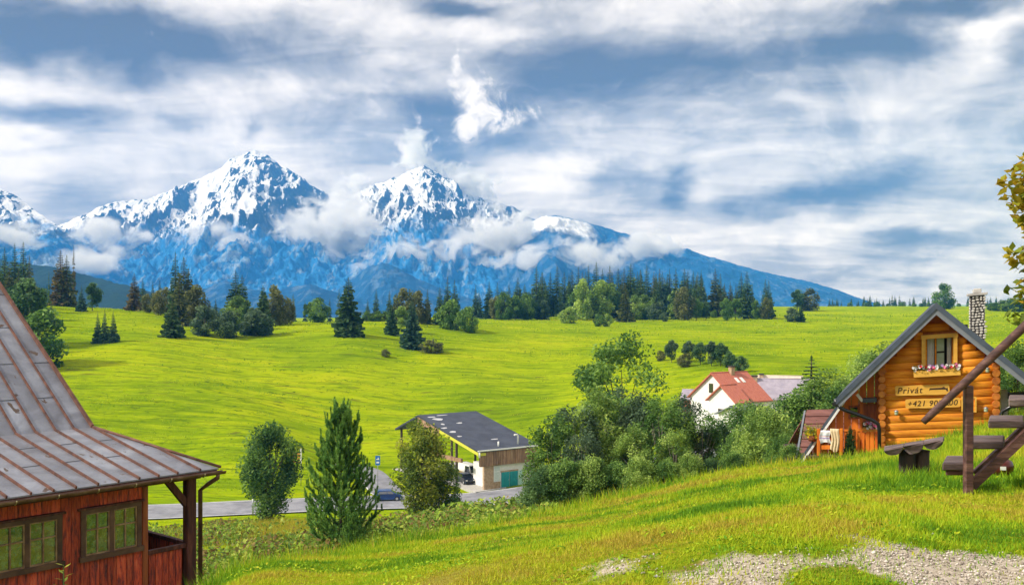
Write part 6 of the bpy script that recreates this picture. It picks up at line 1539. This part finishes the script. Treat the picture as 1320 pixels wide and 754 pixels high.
for k in range(26):
    z = tz*(.25+.75*k/25); a = k*2.4; l = .16*(1.25-k/25*.6); c = np.array([0, 0, z]); d = np.array([math.cos(a), math.sin(a), .35]); s = np.array([-math.sin(a), math.cos(a), 0])
    V += [c, c+d*l*.5+s*l*.16, c+d*l, c+d*l*.5-s*l*.16]
link('leaf_rosette', mesh_np('leaf_rosette', V, np.arange(len(V)).reshape(-1, 4), attrs={'tone': ('FACE', np.random.RandomState(1).uniform(.4, 1, len(V)//4))}), LM['yellow'], r)

# ------------------------------------------------------------------ grass, weeds, gravel (stuff)
def blades(P, h, w, lean, rs, tone):
    n = len(P); a = rs.uniform(0, 2*np.pi, n); b = rs.uniform(0, 2*np.pi, n); q = lean*rs.uniform(.2, 1.3, n)
    s = np.stack([np.cos(a), np.sin(a), np.zeros(n)], 1)*(w*.5)[:, None]
    t = P+np.stack([np.cos(b)*q*h, np.sin(b)*q*h, h*np.sqrt(np.maximum(.15, 1-np.minimum(q, .9)**2))], 1)
    V = np.stack([P-s, P+s, t], 1).reshape(-1, 3)
    return V, np.arange(3*n).reshape(n, 3), tone
def grass_mat(name, stops, trans=.3):
    m, T, b = new_mat(name); t = T.attr('tone'); col = T.ramp(t, stops)
    T.put(b.inputs['Base Color'], col); b.inputs['Roughness'].default_value = .7; b.inputs['Specular IOR Level'].default_value = .15
    tr = T.new('ShaderNodeBsdfTranslucent'); T.put(tr.inputs[0], col); mx = T.new('ShaderNodeMixShader'); mx.inputs[0].default_value = trans
    T.l.new(b.outputs[0], mx.inputs[1]); T.l.new(tr.outputs[0], mx.inputs[2]); T.l.new(mx.outputs[0], T.n.get('Material Output').inputs[0]); return m
M_BLADE = grass_mat('slope_grass', [(0.0, (0.26, 0.13, 0.03)), (0.09, (0.44, 0.33, 0.05)), (0.24, (0.50, 0.50, 0.028)), (0.48, (0.42, 0.52, 0.018)), (0.74, (0.22, 0.40, 0.012)), (1.0, (0.10, 0.23, 0.012))])
rs = np.random.RandomState(5)
def near_pts(n, d0, d1, px0, px1, pw=1.0):
    d = np.exp(rs.uniform(math.log(d0), math.log(d1), n)); px = rs.uniform(px0, px1, n); return d*(px-CX)/FPX, d, px
def grass_tone(x, y, n):
    a = fbm(x*.55, y*.9, 4, 101); b = fbm(x*3.2, y*3.2, 3, 131); c = fbm(x*.25, y*.45, 3, 77)
    return np.clip(.53+(a-.5)*1.7+(b-.5)*.8+(c-.5)*.9+rs.normal(0, .13, n), .12, 1)
CREST = np.array([(200, 8), (300, 11.8), (450, 15), (600, 18.5), (800, 23), (950, 25), (1040, 25), (1135, 25), (1400, 26)], float)
def make_grass():
    n = 430000; x, y, px = near_pts(n, 4.7, 29, 130, 1420)
    cr = np.interp(px, CREST[:, 0], CREST[:, 1]); gm = gravel_mask(x, y); keep = (y < cr*1.25) & (rs.rand(n) > gm*.86)
    x, y, px, cr = x[keep], y[keep], px[keep], cr[keep]; n = len(x); z = height(x, y)
    rel = y/cr; edge = np.clip((rel-.80)/.2, 0, 1); lush = np.clip((y-9.2)/2.5, 0, 1)*np.clip((px-1050)/70, 0, 1)
    pat = np.clip(fbm(x*1.1, y*1.1, 3, 201)*2-.6, 0, 1.2)
    h = (.028+.05*pat+.09*edge*rs.rand(n)+.11*lush*rs.rand(n))*rs.uniform(.6, 1.35, n)*np.clip(y/9, .8, 1.25)
    w = (.0045+.00075*y)*rs.uniform(.6, 1.3, n)
    tone = grass_tone(x, y, n); tone = np.clip(tone+.16*lush-.04*edge, 0, 1)
    V, F, t = blades(np.stack([x, y, z-.008], 1), h, w, .75, rs, tone)
    o = link('grass', mesh_np('grass', V, F, attrs={'tone': ('FACE', t)}), M_BLADE); tag(o, 'short patchy green and straw coloured grass on the near slope', kind='stuff')
    # tall grass along the brow of the slope, round the bench and under the cabin wall
    n = 60000; px = rs.uniform(230, 1420, n); cr = np.interp(px, CREST[:, 0], CREST[:, 1]); y = cr*rs.uniform(.93, 1.28, n)
    m2 = rs.rand(n) < .45; px[m2] = rs.uniform(1060, 1400, m2.sum()); y[m2] = np.exp(rs.uniform(math.log(11.3), math.log(24.8), m2.sum()))
    x = y*(px-CX)/FPX; cl = fbm(x*.9, y*.9, 3, 301); keep = rs.rand(n) < np.clip(cl*2.6-.65, .05, 1); x, y, px = x[keep], y[keep], px[keep]; n = len(x)
    z = height(x, y); h = rs.uniform(.14, .42, n)*np.where((px > 1060) & (y < 24), .50, 1.0); w = (.006+.0008*y)*rs.uniform(.6, 1.2, n)
    tone = np.clip(grass_tone(x, y, n)*.8+.2+rs.normal(0, .1, n), 0, 1); tone[rs.rand(n) < .10] = .1
    V, F, t = blades(np.stack([x, y, z-.02], 1), h, w, .55, rs, tone)
    o = link('tall_grass', mesh_np('tall_grass', V, F, attrs={'tone': ('FACE', t)}), M_BLADE); tag(o, 'tall grass along the brow of the slope and round the bench', kind='stuff')
    # tufts over the far meadow
    n = 230000; d = np.exp(rs.uniform(math.log(146), math.log(520), n)); px = rs.uniform(-60, 1400, n); x = d*(px-CX)/FPX; y = d
    rows = fbm(x*.05, y*.42, 4, 401); cl = fbm(x*.35, y*.35, 3, 411); keep = rs.rand(n) < np.clip((rows-.42)*4.5, 0.06, 1)*np.clip(cl*2.2-.5, .1, 1)
    dr = np.full(n, 99.0)
    for Pp in (ROADP[::3], LANEP[::2], GAR_C):
        for q in Pp: dr = np.minimum(dr, np.hypot(x-q[0], y-q[1]))
    keep &= dr > 6.0
    x, y = x[keep], y[keep]; n = len(x); z = height(x, y); h = rs.uniform(.12, .42, n)*np.clip(y/260, .7, 1.6); w = h*rs.uniform(.5, 1.3, n)
    tone = np.clip(.52+(fbm(x*.03, y*.12, 4, 431)-.5)*2.0+rs.normal(.04, .27, n), 0.30, 1)
    V, F, t = blades(np.stack([x, y, z-.03], 1), h, w, .9, rs, tone)
    o = link('meadow_grass', mesh_np('meadow_grass', V, F, attrs={'tone': ('FACE', t)}), M_BLADE); tag(o, 'tufted bright green meadow grass beyond the road', kind='stuff')
make_grass()
def make_weeds():
    M_WEED = grass_mat('bank_weeds', [(0.0, (0.18, 0.10, 0.040)), (0.2, (0.28, 0.20, 0.06)), (0.4, (0.10, 0.18, 0.026)), (0.65, (0.18, 0.30, 0.030)), (0.85, (0.30, 0.40, 0.04)), (1.0, (0.42, 0.48, 0.08))])
    n = 110000; d = np.exp(rs.uniform(math.log(24), math.log(122), n)); px = rs.uniform(150, 720, n)
    cr = np.interp(px, CREST[:, 0], CREST[:, 1]); keep = d > cr*1.3
    d, px = d[keep], px[keep]; n = len(d); x = d*(px-CX)/FPX; cl = fbm(x*.22, d*.22, 4, 501); keep = rs.rand(n) < np.clip(cl*3-.9, .05, 1)
    x, d, cl = x[keep], d[keep], cl[keep]; n = len(x); z = height(x, d)+rs.uniform(0, 1, n)**1.6*np.clip((cl-.35)*4.6, .15, 1.4)*np.clip(d/60, .4, 1.2)
    z = np.where(d > 100, height(x, d)+.1, z)
    tone = np.clip(fbm(x*.5, d*.5, 3, 511)*1.5-.2+rs.normal(0, .2, n), 0, 1)
    V, F, t = leaves(np.stack([x, d, z], 1), .38*np.clip(d/75, .26, 1.1), rs, 1.1, tone, .6)
    o = link('bank_weeds', mesh_np('bank_weeds', V, F, attrs={'tone': ('FACE', t)}), M_WEED); tag(o, 'tangled green and brown weeds on the bank below the road', kind='stuff')
    # dry reed stalks by the round tree
    n = 9000; px = rs.normal(372, 22, n); d = rs.uniform(92, 112, n); m3 = rs.rand(n) < .4; px[m3] = rs.uniform(210, 680, m3.sum()); d[m3] = rs.uniform(30, 112, m3.sum())
    x = d*(px-CX)/FPX; z = height(x, d); V, F, t = blades(np.stack([x, d, z-.05], 1), rs.uniform(.5, 1.6, n)*np.clip(d/100, .4, 1), np.full(n, .06)*np.clip(d/80, .4, 1.2), .5, rs, np.clip(rs.normal(.18, .1, n), 0, .5))
    o = link('dry_reeds', mesh_np('dry_reeds', V, F, attrs={'tone': ('FACE', t)}), M_BLADE); tag(o, 'dry straw coloured reeds on the bank below the round tree', kind='stuff')
make_weeds()
def make_slope_weeds():
    n = 60000; x, y, px = near_pts(n, 5.2, 26, 250, 1400); cr = np.interp(px, CREST[:, 0], CREST[:, 1])
    cl = fbm(x*2.6, y*2.6, 4, 611); keep = (y < cr*1.1) & (rs.rand(n) < np.clip((cl-.53)*3.2, 0, .8)) & (gravel_mask(x, y) < .5)
    x, y, cl = x[keep], y[keep], cl[keep]; n = len(x); z = height(x, y)+rs.uniform(.005, .045, n)
    tone = np.clip(.66+(fbm(x*2, y*2, 3, 621)-.5)*.9+rs.normal(0, .15, n), .25, 1)
    V, F, t = leaves(np.stack([x, y, z], 1), .022+.0016*y, rs, .8, tone, .5)
    o = link('slope_weeds', mesh_np('slope_weeds', V, F, attrs={'tone': ('FACE', t)}), M_BLADE); tag(o, 'patches of broad leaved green weeds in the near grass', kind='stuff')
make_slope_weeds()
def make_gravel():
    n = 26000; x = rs.uniform(0.6, 6.5, n); y = rs.uniform(4.6, 8.0, n); g = gravel_mask(x, y); keep = rs.rand(n) < np.clip((g-.25)*1.5, 0, 1); x, y = x[keep], y[keep]; n = len(x); z = height(x, y)
    O = np.array([(1, 0, 0), (0, 1, 0), (-1, 0, 0), (0, -1, 0), (0, 0, .8), (0, 0, -.5)]); OF = np.array([(0, 1, 4), (1, 2, 4), (2, 3, 4), (3, 0, 4), (1, 0, 5), (2, 1, 5), (3, 2, 5), (0, 3, 5)])
    s = rs.uniform(.005, .012, n)*np.where(rs.rand(n) < .05, 1.6, 1); a = rs.uniform(0, 6.28, n); c, q = np.cos(a), np.sin(a)
    B = O[None]*rs.uniform(.65, 1.3, (n, 6, 3)); X = B[..., 0]*c[:, None]-B[..., 1]*q[:, None]; Y = B[..., 0]*q[:, None]+B[..., 1]*c[:, None]
    V = np.stack([X, Y, B[..., 2]], 2)*s[:, None, None]+np.stack([x, y, z+.003], 1)[:, None]
    F = (OF[None]+(np.arange(n)*6)[:, None, None]).reshape(-1, 3)
    m, T, b = new_mat('gravel_stones'); T.put(b.inputs['Base Color'], T.ramp(T.attr('tone'), [(0, (.17, .13, .10)), (.5, (.42, .36, .30)), (1, (.68, .62, .55))])); b.inputs['Roughness'].default_value = .85
    o = link('gravel', mesh_np('gravel', V.reshape(-1, 3), F, attrs={'tone': ('FACE', np.repeat(rs.uniform(0, 1, n), 8))}), m); tag(o, 'loose pale gravel of the worn drive', kind='stuff')
make_gravel()
